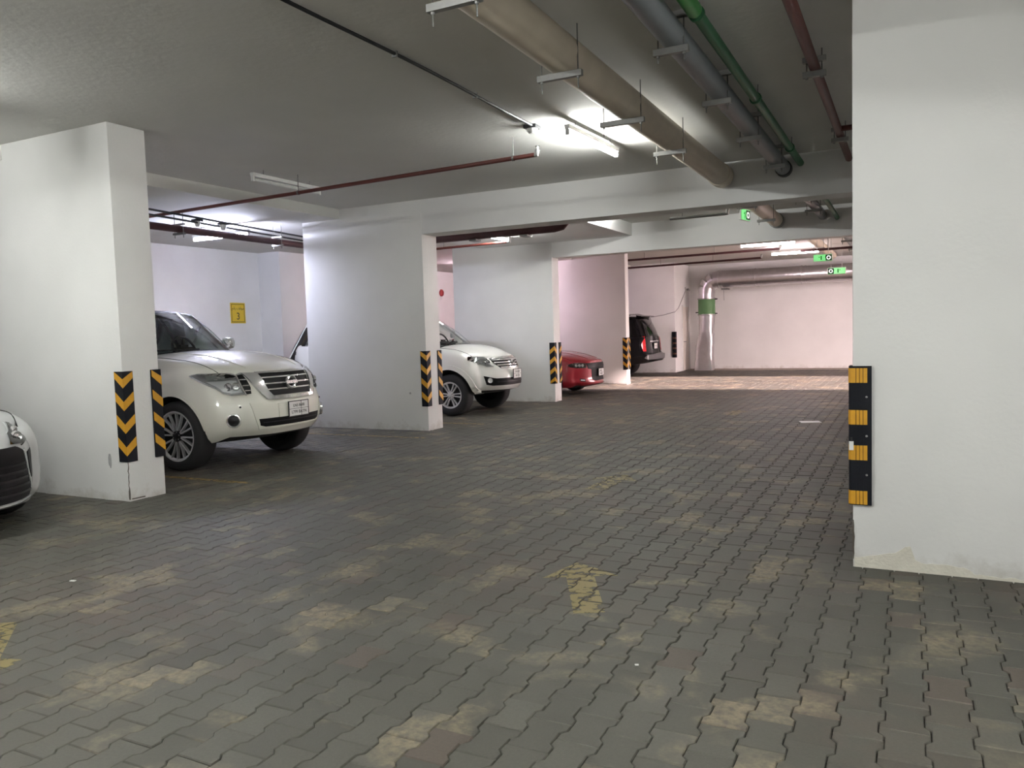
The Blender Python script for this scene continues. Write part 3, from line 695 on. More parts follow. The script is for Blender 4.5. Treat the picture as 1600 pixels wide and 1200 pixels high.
# yellow bay number plate
sg = empty('parking_sign', (X0+.004, 12.98, 2.13), math.pi/2, label='yellow parking bay sign with number 3', cat='sign')
M_SIGNY = mat('sign_yellow', (0.72, 0.50, 0.035, 1), 0.5); M_SIGNB = mat('sign_border', (0.20, 0.15, 0.01, 1), 0.5)
MB().box(-.215, .215, -.006, 0, -.225, .225).build('plate', M_SIGNY, sg, bevel=.002)
bd = MB(); e = -.0075
for q in ((-.19, .19, .185, .20), (-.19, .19, -.20, -.185), (-.19, -.175, -.2, .2), (.175, .19, -.2, .2)): bd.box(q[0], q[1], e, -.005, q[2], q[3])
bd.build('border', M_SIGNB, sg)
def put_text(s, size, loc, parent, m, name='lettering', rx=math.pi/2):
    me_ = text_mesh(s, size)
    if len(me_.polygons) == 0: return None
    o = link(name, me_, parent, loc=loc, rot=(rx, 0, 0), m=m); return o
put_text('3', .22, (0, -.0085, -.075), sg, M_INK)
put_text('\ufee2\ufed7\ufead \ufed2\ufed7\ufeee\ufee3', .085, (0, -.0085, .105), sg, M_INK)
# fire bell on the bay wall
fb = empty('fire_bell', (X0, 21.55, 2.82), label='red fire bell on the rear wall glimpsed behind the middle column', cat='bell')
MB().lathe([(0.0, .075), (.06, .07), (.10, .045), (.115, .02), (.115, 0)], 20, 'X').build('gong', mat('bell_red', (.25, .02, .02, 1), .4), fb, smooth=True)
MB().box(0, .03, -.05, .05, -.2, -.11).build('mounting_box', M_WHITEP, fb)

# ------------------------------------------------------------------ duct at the far wall
du = empty('ventilation_duct', (-6.15, 27.2, 0), label='galvanised metal duct rising from the floor and bending along the far wall', cat='duct')
DY, DZ_, DR = 27.25, 3.08, .285
def seg(pts, r, name, m=M_DUCT, n=28): return MB().tube([Vector(p)-Vector((-6.15, 27.2, 0)) for p in pts], r, n).build(name, m, du, smooth=True)
xs = [-5.75, -4.55, -3.1, -1.5, 0.2, 2.6]
for i in range(len(xs)-1):
    seg([(xs[i], DY, DZ_), (xs[i+1], DY, DZ_)], DR-(.004*i), 'duct_section')
    MB().lathe([(DR, -.02), (DR+.018, -.015), (DR+.018, .015), (DR, .02)], 28, 'X', (xs[i]+6.15, DY-27.2, DZ_)).build('flange', M_DUCT, du, smooth=True)
    MB().lathe([(DR, -.01), (DR+.012, -.008), (DR+.012, .008), (DR, .01)], 28, 'X', (xs[i]+6.15+.12, DY-27.2, DZ_)).build('flange', M_DUCT, du, smooth=True)
el = [(-5.75, DY, DZ_), (-5.92, DY, DZ_-.02), (-6.07, DY, DZ_-.12), (-6.16, DY, DZ_-.27), (-6.18, DY, DZ_-.44)]
for i in range(4): seg([el[i], el[i+1]], [DR, DR-.01], 'elbow_gore')
seg([(-6.18, DY, 2.66), (-6.18, DY, 2.42)], .262, 'duct_section')
seg([(-6.18, DY, 2.44), (-6.18, DY, 1.90)], .285, 'green_band', M_DUCTG)
for z in (2.44, 1.9): MB().lathe([(.285, -.02), (.305, -.015), (.305, .015), (.285, .02)], 28, 'Z', (-.03, DY-27.2, z)).build('flange', M_STEEL, du)
for s, z in ((1, 2.42), (1, 1.93), (-1, 1.98)): MB().tube([(-.03+s*.28, DY-27.22, z), (-.03+s*.37, DY-27.25, z)], .02, 6).build('clamp_bolt', M_BLACK, du)
# crumpled transition and square foot
mb = MB(); lv = [(1.88, .27, .27, -.03, 2), (1.55, .255, .26, -.04, 2.2), (1.30, .24, .25, -.05, 2.6), (1.22, .265, .26, -.05, 3), (1.12, .25, .25, -.055, 3), (1.0, .285, .26, -.075, 4), (.85, .295, .27, -.10, 5), (.5, .30, .28, -.12, 6), (.0, .315, .29, -.13, 8)]
nn = 32; rr = random.Random(2)
for z, a, b, ox, pw in lv:
    for j in range(nn):
        t = 2*math.pi*j/nn; ct, st_ = math.cos(t), math.sin(t); k = (abs(ct)**pw+abs(st_)**pw)**(-1/pw)*(1+rr.uniform(-.02, .02))
        mb.v.append((ox+a*ct*k, DY-27.2+b*st_*k*.8, z))
for i in range(len(lv)-1):
    for j in range(nn): mb.f.append((i*nn+j, i*nn+(j+1) % nn, (i+1)*nn+(j+1) % nn, (i+1)*nn+j))
mb.build('crumpled_foot', M_DUCT, du, smooth=True, sharp=50)
MB().box(.55, .75, DY-27.6, DY-27.2, 2.70, 2.76).build('duct_bracket', M_ROD, du)
MB().tube([(.62, DY-27.55, 2.72), (.63, DY-27.55, 2.35)], .01, 6).build('pull_chain', M_STEEL, du)
# camera and cable on the wall block
cc = empty('security_camera', (-6.95, 27.42, 2.82), label='small wall camera on the far wall block', cat='camera')
MB().box(0, .03, -.05, .05, -.06, .06).build('wall_plate', M_WHITEP, cc)
MB().tube([(.02, 0, 0), (.12, -.02, -.02)], .014, 8).build('arm', M_WHITEP, cc)
MB().tube([(.08, .03, -.02), (.17, -.12, -.06)], .04, 14).build('housing', M_STEEL, cc, smooth=True)
p0, p1 = Vector((-6.9, 27.3, 2.75)), Vector((-9.3, 26.0-.02, 1.9))
cb = [(-6.935, 27.36, 2.74), (-6.935, 26.9, 2.45), (-6.93, 26.4, 2.15), (-6.935, 25.98, 2.02), (-7.3, 25.97, 1.93), (-7.8, 25.97, 1.86), (-8.4, 25.97, 1.82), (-8.89, 25.97, 1.82)]
MB().tube(cb, .010, 6).build('camera_cable', mat('grey_cable', (.3, .29, .29, 1), .6), None, label='thin grey cable drooping across the far wall block', cat='cable')
# narrow door outline on the wall block
d1 = MB().box(-6.955, -6.935, 26.95, 27.72, 0.02, 2.2).build('door_1', mat('door_pink_white', (.72, .66, .6, 1), .55), None, label='narrow pale service door in the far wall block', kind='structure', bevel=.004)
fr_ = MB(); fr_.box(-6.96, -6.925, 26.90, 26.95, 0, 2.25).box(-6.96, -6.925, 27.72, 27.77, 0, 2.25).box(-6.96, -6.925, 26.90, 27.77, 2.2, 2.25)
fr_.build('door_frame', M_WHITEP, d1)
MB().tube([(-6.935, 27.05, 1.0), (-6.88, 27.05, 1.0), (-6.88, 27.16, 1.0)], .014, 8).build('door_handle', M_STEEL, d1)
# litter
def scrap(x, y, w, d, rz, m, label):
    q = ground(x, y)
    return MB().box(-w/2, w/2, -d/2, d/2, 0.002, 0.008).build('litter_scrap', m, None, label=label, cat='litter', bevel=.002, loc=(q.x, q.y, 0.002), rot=(0, 0, rz))
scrap(1266, 660, .30, .22, .3, M_PLATE, 'flat white sheet of litter on the far pavers')
scrap(995, 1041, .018, .012, .4, M_PLATE, 'tiny white scrap on the pavers near the arrow')
scrap(114, 909, .04, .02, .2, M_PLATE, 'small white scrap on the pavers before the silver sedan')

# ------------------------------------------------------------------ cars
# local frame: nose towards +x with x = 0 at the front bumper, y to the car's left, z up
def in_poly(p, poly):
    x, y = p; r = False
    for i in range(len(poly)):
        (a, b), (c_, d) = poly[i-1], poly[i]
        if (b > y) != (d > y) and x < (c_-a)*(y-b)/(d-b)+a: r = not r
    return r
class Car:
    def __init__(s, name, label, loc, rz, sp):
        s.sp = sp; s.root = empty(name, loc, rz, label=label, cat='car'); s.paint = sp['paint']
        s.L = sp['L']; s.HW = pchip(sp['hw']); s.ZT = pchip(sp['zt']); s.ZB = pchip(sp['zb']); s.CR = pchip(sp['crown'])
        s.SP = pchip(sp['side']); s.FX = pchip(sp['front']); s.RXf = pchip(sp['rear'])
        s.body(); s.cabin(); s.wheels()
    def F(s, st, v, w):
        sp = s.sp; zb, zt = s.ZB(st), s.ZT(st)
        z = zb+w*(zt-zb)+s.CR(st)*(1-abs(v)**2.2)*w**4
        y = v*s.HW(st)*s.SP(w)
        x = -st
        kf = max(0, 1-st/sp.get('fblend', 1.1))**1.6; kr = max(0, 1-(s.L-st)/sp.get('rblend', .8))**1.6
        x -= (s.FX(z)+sp['bow'][0]*abs(v)**sp['bow'][1])*kf
        x += (s.RXf(z)+sp['rbow'][0]*abs(v)**sp['rbow'][1])*kr
        return (x, y, z)
    def body(s):
        sp = s.sp; L = s.L
        S = sorted(set([round(t, 4) for t in list(np.linspace(0, .3, 9))+list(np.linspace(.3, 1.6, 22))+list(np.linspace(1.6, L-.8, 22))+list(np.linspace(L-.8, L, 14))]))
        Vv = np.sin(np.linspace(-1, 1, 25)*math.pi/2*.86)/math.sin(math.pi/2*.86); W = list(np.linspace(0, .8, 13))+[.86, .91, .955, .985, 1.0]
        idx = {}; verts = []; faces = []; mi = []
        def vid(i, j, k):
            key = (i, j, k)
            if key not in idx: idx[key] = len(verts); verts.append(s.F(S[i], Vv[j], W[k]))
            return idx[key]
        nS, nV, nW = len(S)-1, len(Vv)-1, len(W)-1
        hood_end = sp['cowl'][0]+.05; drop = (sp['cowl'][0]+sp['cowl'][1]*.6, sp.get('tail_cut', L-.5))
        def reg(i, st, v, z, top=False, front=False, rear=False):
            if top and .12 < st < hood_end and abs(v) < .88: return 2
            if top and drop[0] < st < drop[1] and abs(v) < .93: return 5
            if (front or (st < sp['wf']-.5)) and z < sp.get('bumper_z', .78): return 3
            if (rear or st > sp['wr']+.52) and z < sp.get('rbumper_z', .72): return 4
            return 0
        for i in range(nS):
            st = (S[i]+S[i+1])/2
            for j in range(nV):
                faces.append((vid(i, j, nW), vid(i, j+1, nW), vid(i+1, j+1, nW), vid(i+1, j, nW))); mi.append(reg(i, st, (Vv[j]+Vv[j+1])/2, 9, top=True))
                faces.append((vid(i, j, 0), vid(i+1, j, 0), vid(i+1, j+1, 0), vid(i, j+1, 0))); mi.append(1)
            for k in range(nW):
                z = verts[vid(i, 0, k)][2]
                faces.append((vid(i, 0, k), vid(i, 0, k+1), vid(i+1, 0, k+1), vid(i+1, 0, k))); mi.append(reg(i, st, 1, z))
                faces.append((vid(i, nV, k), vid(i+1, nV, k), vid(i+1, nV, k+1), vid(i, nV, k+1))); mi.append(reg(i, st, 1, z))
        for j in range(nV):
            for k in range(nW):
                z = verts[vid(0, j, k)][2]
                faces.append((vid(0, j, k), vid(0, j+1, k), vid(0, j+1, k+1), vid(0, j, k+1))); mi.append(reg(0, 0, 0, z, front=True))
                z = verts[vid(nS, j, k)][2]
                faces.append((vid(nS, j, k), vid(nS, j, k+1), vid(nS, j+1, k+1), vid(nS, j+1, k))); mi.append(reg(0, L, 0, z, rear=True))
        me = mesh('body', verts, faces); bm = bmesh.new(); bm.from_mesh(me); bmesh.ops.recalc_face_normals(bm, faces=bm.faces); bm.to_mesh(me); bm.free()
        for m in [s.paint, M_WELL, s.paint, s.paint, s.paint, M_WELL]: me.materials.append(m)
        me.polygons.foreach_set('material_index', mi)
        s.bvh_full = BVHTree.FromPolygons(verts, faces)
        ob = bpy.data.objects.new('tmp', me); C.objects.link(ob)
        cut = MB(); R = sp['arch']; hw = max(t[1] for t in sp['hw'])
        for wx in (sp['wf'], sp['wr']):
            for sg_ in (-1, 1):
                n = 40; ya, yb = sg_*(hw-.36), sg_*(hw+.3)
                v = [(-wx+R*math.cos(2*math.pi*i/n), y, sp['wz']+.02+R*math.sin(2*math.pi*i/n)) for y in (ya, yb) for i in range(n)]
                cut.add(v, [tuple(range(n)), tuple(range(n, 2*n))]+[(i, (i+1) % n, n+(i+1) % n, n+i) for i in range(n)])
        cme = mesh('cut', cut.v, cut.f); bm = bmesh.new(); bm.from_mesh(cme); bmesh.ops.recalc_face_normals(bm, faces=bm.faces); bm.to_mesh(cme); bm.free()
        for m in [s.paint, M_WELL]: cme.materials.append(m)
        cme.polygons.foreach_set('material_index', [1]*len(cme.polygons))
        co = bpy.data.objects.new('cut', cme); C.objects.link(co)
        md = ob.modifiers.new('b', 'BOOLEAN'); md.operation = 'DIFFERENCE'; md.object = co; md.solver = 'EXACT'; md.material_mode = 'INDEX'
        dg = bpy.context.evaluated_depsgraph_get(); res = bpy.data.meshes.new_from_object(ob.evaluated_get(dg))
        bpy.data.objects.remove(ob); bpy.data.objects.remove(co)
        V = [tuple(v.co) for v in res.vertices]; groups = {}
        for p in res.polygons: groups.setdefault(p.material_index, []).append(tuple(p.vertices))
        s.bvh = BVHTree.FromPolygons(V, [q for k, g_ in groups.items() if k not in (1,) for q in g_])
        names = {0: 'body', 1: 'wheel_well', 2: 'hood', 3: 'front_bumper', 4: 'rear_bumper'}
        for k, g_ in groups.items():
            if k not in names: continue
            used = sorted({i for f in g_ for i in f}); mp = {a: b for b, a in enumerate(used)}
            me2 = mesh(names[k], [V[i] for i in used], [tuple(mp[i] for i in f) for f in g_], True)
            me2.set_sharp_from_angle(angle=math.radians(40))
            link(names[k], me2, s.root, m=M_WELL if k == 1 else s.paint)
    def top_z(s, x, y):
        h = s.bvh_full.ray_cast(Vector((x, y, 4)), Vector((0, 0, -1)))
        if h[0] is None: h = s.bvh_full.find_nearest(Vector((x, y, 1.1)))
        return h[0].z
    def cabin(s):
        sp = s.sp; (cs, cb_), (ts, tb) = sp['cowl'], sp['roof_front']; (rs, rb), (us, ub) = sp['rear_base'], sp['roof_rear']
        hb, hr, zr, cr = sp['hw_base'], sp['hw_roof'], sp['z_roof'], sp['roof_crown']
        def basept(st, y): return Vector((-st, y, s.top_z(-st, y)-.02))
        def roofpt(st, v):
            u = (st-ts)/(us-ts); u = min(max(u, 0), 1)
            dzf = sp.get('roof_arch', .04)*(1-(2*u-1)**2)
            return Vector((-st, v*hr, zr+cr*(1-v*v)+dzf-.0))
        def ws(v, t):      # windscreen
            b = basept(cs+cb_*v*v, v*hb); r = roofpt(ts+tb*v*v, v); p = b.lerp(r, t); p.x += .035*math.sin(math.pi*t); p.z += .02*math.sin(math.pi*t); return p
        def rw(v, t):      # rear screen
            b = basept(rs-rb*v*v, v*hb*.97); r = roofpt(us-ub*v*v, v); p = b.lerp(r, t); p.x -= .03*math.sin(math.pi*t); return p
        def sd(f, t, sg_):  # side glass surface; f from A pillar to D pillar
            A0, A1 = ws(sg_, 0), ws(sg_, 1); D0, D1 = rw(sg_, 0), rw(sg_, 1)
            xb = A0.x+(D0.x-A0.x)*f; xt = A1.x+(D1.x-A1.x)*f
            b = Vector((xb, sg_*(hb+(hb*.97-hb)*f), s.top_z(xb, sg_*hb)-.02)); r = Vector((xt, sg_*hr, roofpt(-xt, 1).z)); p = b.lerp(r, t)
            e = min(f, 1-f); p.y += sg_*.03*math.sin(math.pi*t)*min(1, e*10); return p
        def grid(fn, us_, ts_):
            mb = MB(); n = len(ts_)
            for u in us_:
                for t in ts_: mb.v.append(tuple(fn(u, t)))
            for i in range(len(us_)-1):
                for j in range(n-1): mb.f.append((i*n+j, (i+1)*n+j, (i+1)*n+j+1, i*n+j+1))
            return mb
        lin_ = lambda a, b, n: list(np.linspace(a, b, n))
        gl = sp.get('glass', M_GLASS)
        fv = sp.get('a_pillar', .93)
        grid(ws, lin_(-fv, fv, 15), lin_(.05, .95, 8)).build('windscreen', gl, s.root, smooth=True)
        for sg_ in (-1, 1):
            grid(lambda u, t: ws(sg_*u, t), lin_(fv, 1, 3), lin_(0, 1, 9)).build('pillar', s.paint, s.root, smooth=True)
        for nm, a, b, m in (('windscreen_trim', 0, .05, M_BLACK), ('windscreen_trim', .95, 1, M_BLACK)):
            grid(ws, lin_(-fv, fv, 15), lin_(a, b, 3)).build(nm, m, s.root, smooth=True)
        # dark seal along the glass edge
        for sg_ in (-1, 1): grid(lambda u, t: ws(sg_*u, t)+Vector((.004, 0, .003)), lin_(fv-.025, fv+.012, 3), lin_(.03, .97, 9)).build('glass_seal', M_BLACK, s.root)
        grid(rw, lin_(-.86, .86, 11), lin_(.1, .92, 6)).build('rear_window', sp.get('rear_glass', M_TINT), s.root, smooth=True)
        for sg_ in (-1, 1): grid(lambda u, t: rw(sg_*u, t), lin_(.86, 1, 3), lin_(0, 1, 8)).build('pillar', s.paint, s.root, smooth=True)
        for a, b in ((0, .1), (.92, 1)): grid(rw, lin_(-.86, .86, 11), lin_(a, b, 3)).build('tailgate_frame', s.paint, s.root, smooth=True)
        # roof
        def rf(u, v):
            f0 = ts+tb*v*v; f1 = us-ub*v*v; return roofpt(f0+(f1-f0)*u, v)
        grid(rf, lin_(0, 1, 18), lin_(-1, 1, 15)).build('roof', s.paint, s.root, smooth=True)
        w0, w1 = sp.get('win_z', (.06, .90)); wins = sp['windows']
        for sg_ in (-1, 1):
            prev = 0.0
            for (a, b, m) in wins:
                if a > prev: grid(lambda u, t: sd(u, t, sg_), lin_(prev, a, 2), lin_(w0, w1, 8)).build('pillar', sp.get('pillar_mat', M_BLACK) if prev else s.paint, s.root, smooth=True)
                grid(lambda u, t: sd(u, t, sg_), lin_(a, b, 6), lin_(w0, w1, 8)).build('side_window', m, s.root, smooth=True)
                prev = b
            grid(lambda u, t: sd(u, t, sg_), lin_(prev, 1, 3), lin_(w0, w1, 8)).build('pillar', s.paint, s.root, smooth=True)
            grid(lambda u, t: sd(u, t, sg_), lin_(0, 1, 20), lin_(-.02, w0, 3)).build('window_sill', sp.get('sill_mat', M_BLACK), s.root, smooth=True)
            grid(lambda u, t: sd(u, t, sg_), lin_(0, 1, 20), lin_(w1, 1, 4)).build('roof_rail', s.paint, s.root, smooth=True)
        # interior
        hi = hb*.9; zc = s.top_z(-cs-.2, 0)
        MB().box(-(rs-.35), -(cs+.45), -hi, hi, .45, .5).build('cabin_floor', M_DASH, s.root)
        MB().prism([(-(cs+.12), zc-.06), (-(cs+.50), zc-.02), (-(cs+.62), zc-.10), (-(cs+.62), zc-.55), (-(cs+.2), zc-.55)], -hi, hi, 'xz').build('dashboard', M_DASH, s.root, bevel=.02)
        st_ = MB(); n, m_ = 28, 8; th = math.radians(24)
        for i in range(n):
            for j in range(m_):
                a, b = 2*math.pi*i/n, 2*math.pi*j/m_; R, r = .185, .017
                py, pz, px = (R+r*math.cos(b))*math.cos(a), (R+r*math.cos(b))*math.sin(a), r*math.sin(b)
                st_.v.append((px*math.cos(th)-pz*math.sin(th)*-1*-1, py, pz*math.cos(th)+px*math.sin(th)))
        for i in range(n):
            for j in range(m_): st_.f.append((i*m_+j, ((i+1) % n)*m_+j, ((i+1) % n)*m_+(j+1) % m_, i*m_+(j+1) % m_))
        st_.box(-.02, .02, -.18, .18, -.025, .025); st_.box(-.03, .02, -.06, .06, -.08, .06)
        st_.build('steering_wheel', M_BLACK, s.root, smooth=True).location = (-(cs+.72), .38, zc+.03)
        for row, sx in enumerate(sp.get('seats', (cs+1.25, cs+2.15))):
            for sy in (-.38, .38):
                q = MB().prism([(0, 0), (-.02, .12), (-.22, .66), (-.32, .66), (-.14, 0)], -.24, .24, 'xz').build('seat_back', M_TAN, s.root, bevel=.03); q.location = (-sx, sy, .72)
                q = MB().box(-.05, .05, -.12, .12, 0, .19).build('headrest', M_TAN, s.root, bevel=.03); q.location = (-sx-.29, sy, .72+.70)
                q = MB().box(-.02, .5, -.24, .24, 0, .16).build('seat_cushion', M_TAN, s.root, bevel=.04); q.location = (-sx, sy, .58)
    def wheels(s):
        sp = s.sp; R = sp['wr_tyre']; rr = sp['rim']; tw = sp.get('tyre_w', .265); hw = max(t[1] for t in sp['hw'])
        proto = None
        for wx in (sp['wf'], sp['wr']):
            for sg_ in (-1, 1):
                if proto is None:
                    proto = s.make_wheel(R, rr, tw); w = proto
                else: w = copy_tree(proto, s.root)
                w.location = (-wx, sg_*(hw-.03), R); w.rotation_euler = (0, random.uniform(0, 1) if sg_ > 0 else sp.get('wheel_turn', 0), 0 if sg_ < 0 else math.pi)
    def make_wheel(s, R, rr, tw):
        # outer face at local y = 0 looking towards -y
        prof = [(rr, tw-.01), (rr+.03, tw), (R-.03, tw-.004), (R-.008, tw-.03), (R, tw-.06), (R, .06), (R-.008, .03), (R-.03, .006), (rr+.05, -.002), (rr+.012, .004), (rr, .012), (rr-.01, .03), (rr-.01, tw-.02)]
        w = MB().lathe(prof, 48, 'Y', closed=True).build('wheel', M_TYRE, s.root, smooth=True, sharp=50)
        for k in (0,):
            tr = MB()
            for i in range(48):
                a = 2*math.pi*i/48
                c_, s_ = math.cos(a), math.sin(a); d = .012
                tr.add([((R+.002)*math.cos(a-d), y, (R+.002)*math.sin(a-d)) for y in (.03, .11)]+[((R+.002)*math.cos(a+d), y, (R+.002)*math.sin(a+d)) for y in (.03, .11)], [(0, 1, 3, 2)])
        MB().lathe([(rr-.028, .03), (rr-.012, .006), (rr+.004, .003), (rr+.006, .012), (rr-.012, .02)], 48, 'Y', closed=True).build('rim', s.sp.get('rim_mat', M_ALLOY), w, smooth=True)
        MB().lathe([(.0, .085), (rr-.01, .075)], 40, 'Y').build('brake_backing', M_DARKALLOY, w)
        n, pair, sw, spread = s.sp['spokes']
        for i in range(n):
            a = 2*math.pi*i/n
            for q in pair:
                a0 = a+q*spread[0]; a1 = a+q*spread[1]
                i0 = Vector((math.cos(a0)*.07, .02, math.sin(a0)*.07)); i1 = Vector((math.cos(a1)*(rr-.012), .012, math.sin(a1)*(rr-.012)))
                t = Vector((-math.sin(a1), 0, math.cos(a1)))
                mb = MB(); v = []
                for p, k in ((i0, .8), (i0.lerp(i1, .5)+Vector((0, .006, 0)), .85), (i1, 1.0)):
                    v += [p-t*sw*k/2, p+t*sw*k/2, p+t*sw*k/2+Vector((0, .035, 0)), p-t*sw*k/2+Vector((0, .035, 0))]
                mb.add(v, [(0, 1, 2, 3), (8, 11, 10, 9)]+[(b*4+e, b*4+(e+1) % 4, b*4+4+(e+1) % 4, b*4+4+e) for b in (0, 1) for e in range(4)])
                mb.build('spoke', s.sp.get('rim_mat', M_ALLOY), w)
        MB().lathe([(0, .0), (.03, .001), (.038, .012), (.066, .018), (.07, .05)], 24, 'Y').build('hub', s.sp.get('hub_mat', M_ALLOY), w, smooth=True)
        for i in range(6):
            a = 2*math.pi*(i+.5)/6; MB().lathe([(0, -.002), (.009, 0), (.009, .03)], 6, 'Y', (math.cos(a)*.052, .012, math.sin(a)*.052)).build('lug_nut', M_CHROME, w)
        return w
    # ---- panels that follow the skin: (p, z) with p measured outwards from the centre line round the corner
    def wrap(s, p, sg_, end):
        y0, R = s.sp['wrap']; L = s.L
        if p <= y0: o, d = Vector((3, p, 0)), Vector((-1, 0, 0))
        elif p <= y0+R*math.pi/2:
            a = (p-y0)/R; out = Vector((math.cos(a), math.sin(a), 0)); o, d = Vector((-R, y0, 0))+out*3, -out
        else: o, d = Vector((-R-(p-y0-R*math.pi/2), 3, 0)), Vector((0, -1, 0))
        o.y *= sg_; d.y *= sg_
        if end < 0: o.x = -L-o.x; d.x = -d.x
        return o, d
    def sidep(s, x): y0, R = s.sp['wrap']; return y0+R*math.pi/2+(-R-x)
    def hit(s, p, z, sg_=1, end=1, off=0.0):
        o, d = s.wrap(abs(p), sg_*(1 if p >= 0 else -1), end); o.z = z
        h = s.bvh_full.ray_cast(o, d)
        if h[0] is None:
            for dz_ in (-.02, .02, -.05, .05, -.1, .1, -.2, .2):
                o.z = z+dz_; h = s.bvh_full.ray_cast(o, d)
                if h[0] is not None: break
        if h[0] is None: h = s.bvh_full.find_nearest(Vector((o.x, o.y, z))+d*2.7)
        q = h[0].copy(); q.z = z
        return q-d*off, d
    def panel(s, name, poly, m, off=.006, thick=.02, sides=(1,), end=1, parent=None, step=.045, bulge=0.0, smooth=True):
        objs = []
        for sg_ in sides:
            bm = bmesh.new(); vs = [bm.verts.new((a, b, 0)) for a, b in poly]; bm.faces.new(vs)
            lo = [min(q[i] for q in poly) for i in (0, 1)]; hi = [max(q[i] for q in poly) for i in (0, 1)]
            for ax in (0, 1):
                k = lo[ax]+step
                while k < hi[ax]-1e-4:
                    no = [0, 0, 0]; no[ax] = 1; co = [0, 0, 0]; co[ax] = k
                    bmesh.ops.bisect_plane(bm, geom=bm.verts[:]+bm.edges[:]+bm.faces[:], plane_co=co, plane_no=no); k += step
            bmesh.ops.triangulate(bm, faces=[f for f in bm.faces if len(f.verts) > 4])
            cx, cz = (lo[0]+hi[0])/2, (lo[1]+hi[1])/2
            outer = {}; inner = {}
            for v in bm.verts:
                p, z = v.co.x, v.co.y
                b = bulge*max(0, 1-((p-cx)/(hi[0]-cx+1e-6))**2)*max(0, 1-((z-cz)/(hi[1]-cz+1e-6))**2)
                q, d = s.hit(p, z, sg_, end, off+b); outer[v] = q; inner[v] = q+d*(thick+b)
            vl = list(bm.verts); ix = {v: i for i, v in enumerate(vl)}; n = len(vl)
            fs = [tuple(ix[v] for v in f.verts) for f in bm.faces]; fs2 = [tuple(n+i for i in reversed(f)) for f in fs]
            ed = [(ix[e.verts[0]], ix[e.verts[1]]) for e in bm.edges if len(e.link_faces) == 1]
            mb = MB(); mb.add([outer[v] for v in vl]+[inner[v] for v in vl], fs+fs2+[(a, b, n+b, n+a) for a, b in ed]); bm.free()
            objs.append(mb.build(name, m, parent or s.root, smooth=smooth, sharp=30))
        return objs
    def strip(s, name, path, w, m, off=.008, thick=.012, sides=(1,), end=1, parent=None):
        # ribbon of width w (in z/p plane) along a path of (p, z)
        o = []
        pth = []
        for i in range(len(path)-1):
            n = max(2, int(math.dist(path[i], path[i+1])/.05))
            pth += [tuple(np.array(path[i])+(np.array(path[i+1])-np.array(path[i]))*k/n) for k in range(n)]
        pth.append(path[-1])
        L_, R_2 = [], []
        for i, q in enumerate(pth):
            a = np.array(pth[max(0, i-1)]); b = np.array(pth[min(len(pth)-1, i+1)]); t = (b-a)/np.linalg.norm(b-a); n = np.array([-t[1], t[0]])*w/2
            L_.append(np.array(q)+n); R_2.append(np.array(q)-n)
        for sg_ in sides:
            mb = MB(); k = len(pth)
            for off_ in (off, off-thick):
                for side in (L_, R_2):
                    for q in side: mb.v.append(tuple(s.hit(q[0], q[1], sg_, end, off_)[0]))
            for i in range(k-1):
                mb.f += [(i, i+1, k+i+1, k+i), (2*k+i, 3*k+i, 3*k+i+1, 2*k+i+1), (i, 2*k+i, 2*k+i+1, i+1), (k+i, k+i+1, 3*k+i+1, 3*k+i)]
            mb.f += [(0, k, 3*k, 2*k), (k-1, 3*k-1, 4*k-1, 2*k-1)]
            o.append(mb.build(name, m, parent or s.root, smooth=True, sharp=40))
        return o
    def gap(s, pts3, r=.004, name='panel_gap', m=None):
        # shut line on the upper surfaces: (x, y) dropped on to the skin
        q = []
        for i in range(len(pts3)-1):
            a, b = pts3[i], pts3[i+1]; n = max(2, int(math.dist(a, b)/.06))
            for k in range(n):
                t = k/n; x, y = a[0]+(b[0]-a[0])*t, a[1]+(b[1]-a[1])*t
                if s.bvh_full.ray_cast(Vector((x, y, 4)), Vector((0, 0, -1)))[0]: q.append((x, y, s.top_z(x, y)+r*.3))
        x, y = pts3[-1]; q.append((x, y, s.top_z(x, y)+r*.3))
        MB().tube(q, r, 5).build(name, m or M_WELL, s.root)
    def mirrors(s, x, z, m=None, w=.22, h=.19):
        for sg_ in (-1, 1):
            y = s.sp['hw_base']+.04
            o = MB(); n1, n2 = 14, 10
            for i in range(n1):
                for j in range(n2+1):
                    a = 2*math.pi*i/n1; b = math.pi*j/n2-math.pi/2
                    ca, sa = math.cos(a), math.sin(a); k = (abs(ca)**4+abs(sa)**4)**(-.25)
                    o.v.append((.09*math.sin(b), ca*k*w/2*math.cos(b)**.6, sa*k*h/2*math.cos(b)**.6))
            for i in range(n1):
                for j in range(n2): o.f.append((i*(n2+1)+j, ((i+1) % n1)*(n2+1)+j, ((i+1) % n1)*(n2+1)+j+1, i*(n2+1)+j+1))
            q = o.build('door_mirror', m or s.paint, s.root, smooth=True, sharp=60); q.location = (x, sg_*(y+.15), z)
            MB().tube([(0, -sg_*.16, -.05), (0, -sg_*.02, -.03)], .025, 8).build('mirror_arm', M_BLACK, q)
    def plate(s, z, w, h, lines, y=0.0, end=1, off=.03):
        q, d = s.hit(abs(y), z, 1 if y >= 0 else -1, end, off)
        b, _ = s.hit(abs(y), z-h*.4, 1, end, off); t, _ = s.hit(abs(y), z+h*.4, 1, end, off)
        x = max(q.x, b.x, t.x) if end > 0 else min(q.x, b.x, t.x)
        o = MB().box(-w/2, w/2, -.004, .012, -h/2, h/2).build('license_plate', M_PLATE, s.root, bevel=.002)
        o.location = (x, y, z); o.rotation_euler = (0, 0, math.pi/2 if end > 0 else -math.pi/2)
        fr = MB()
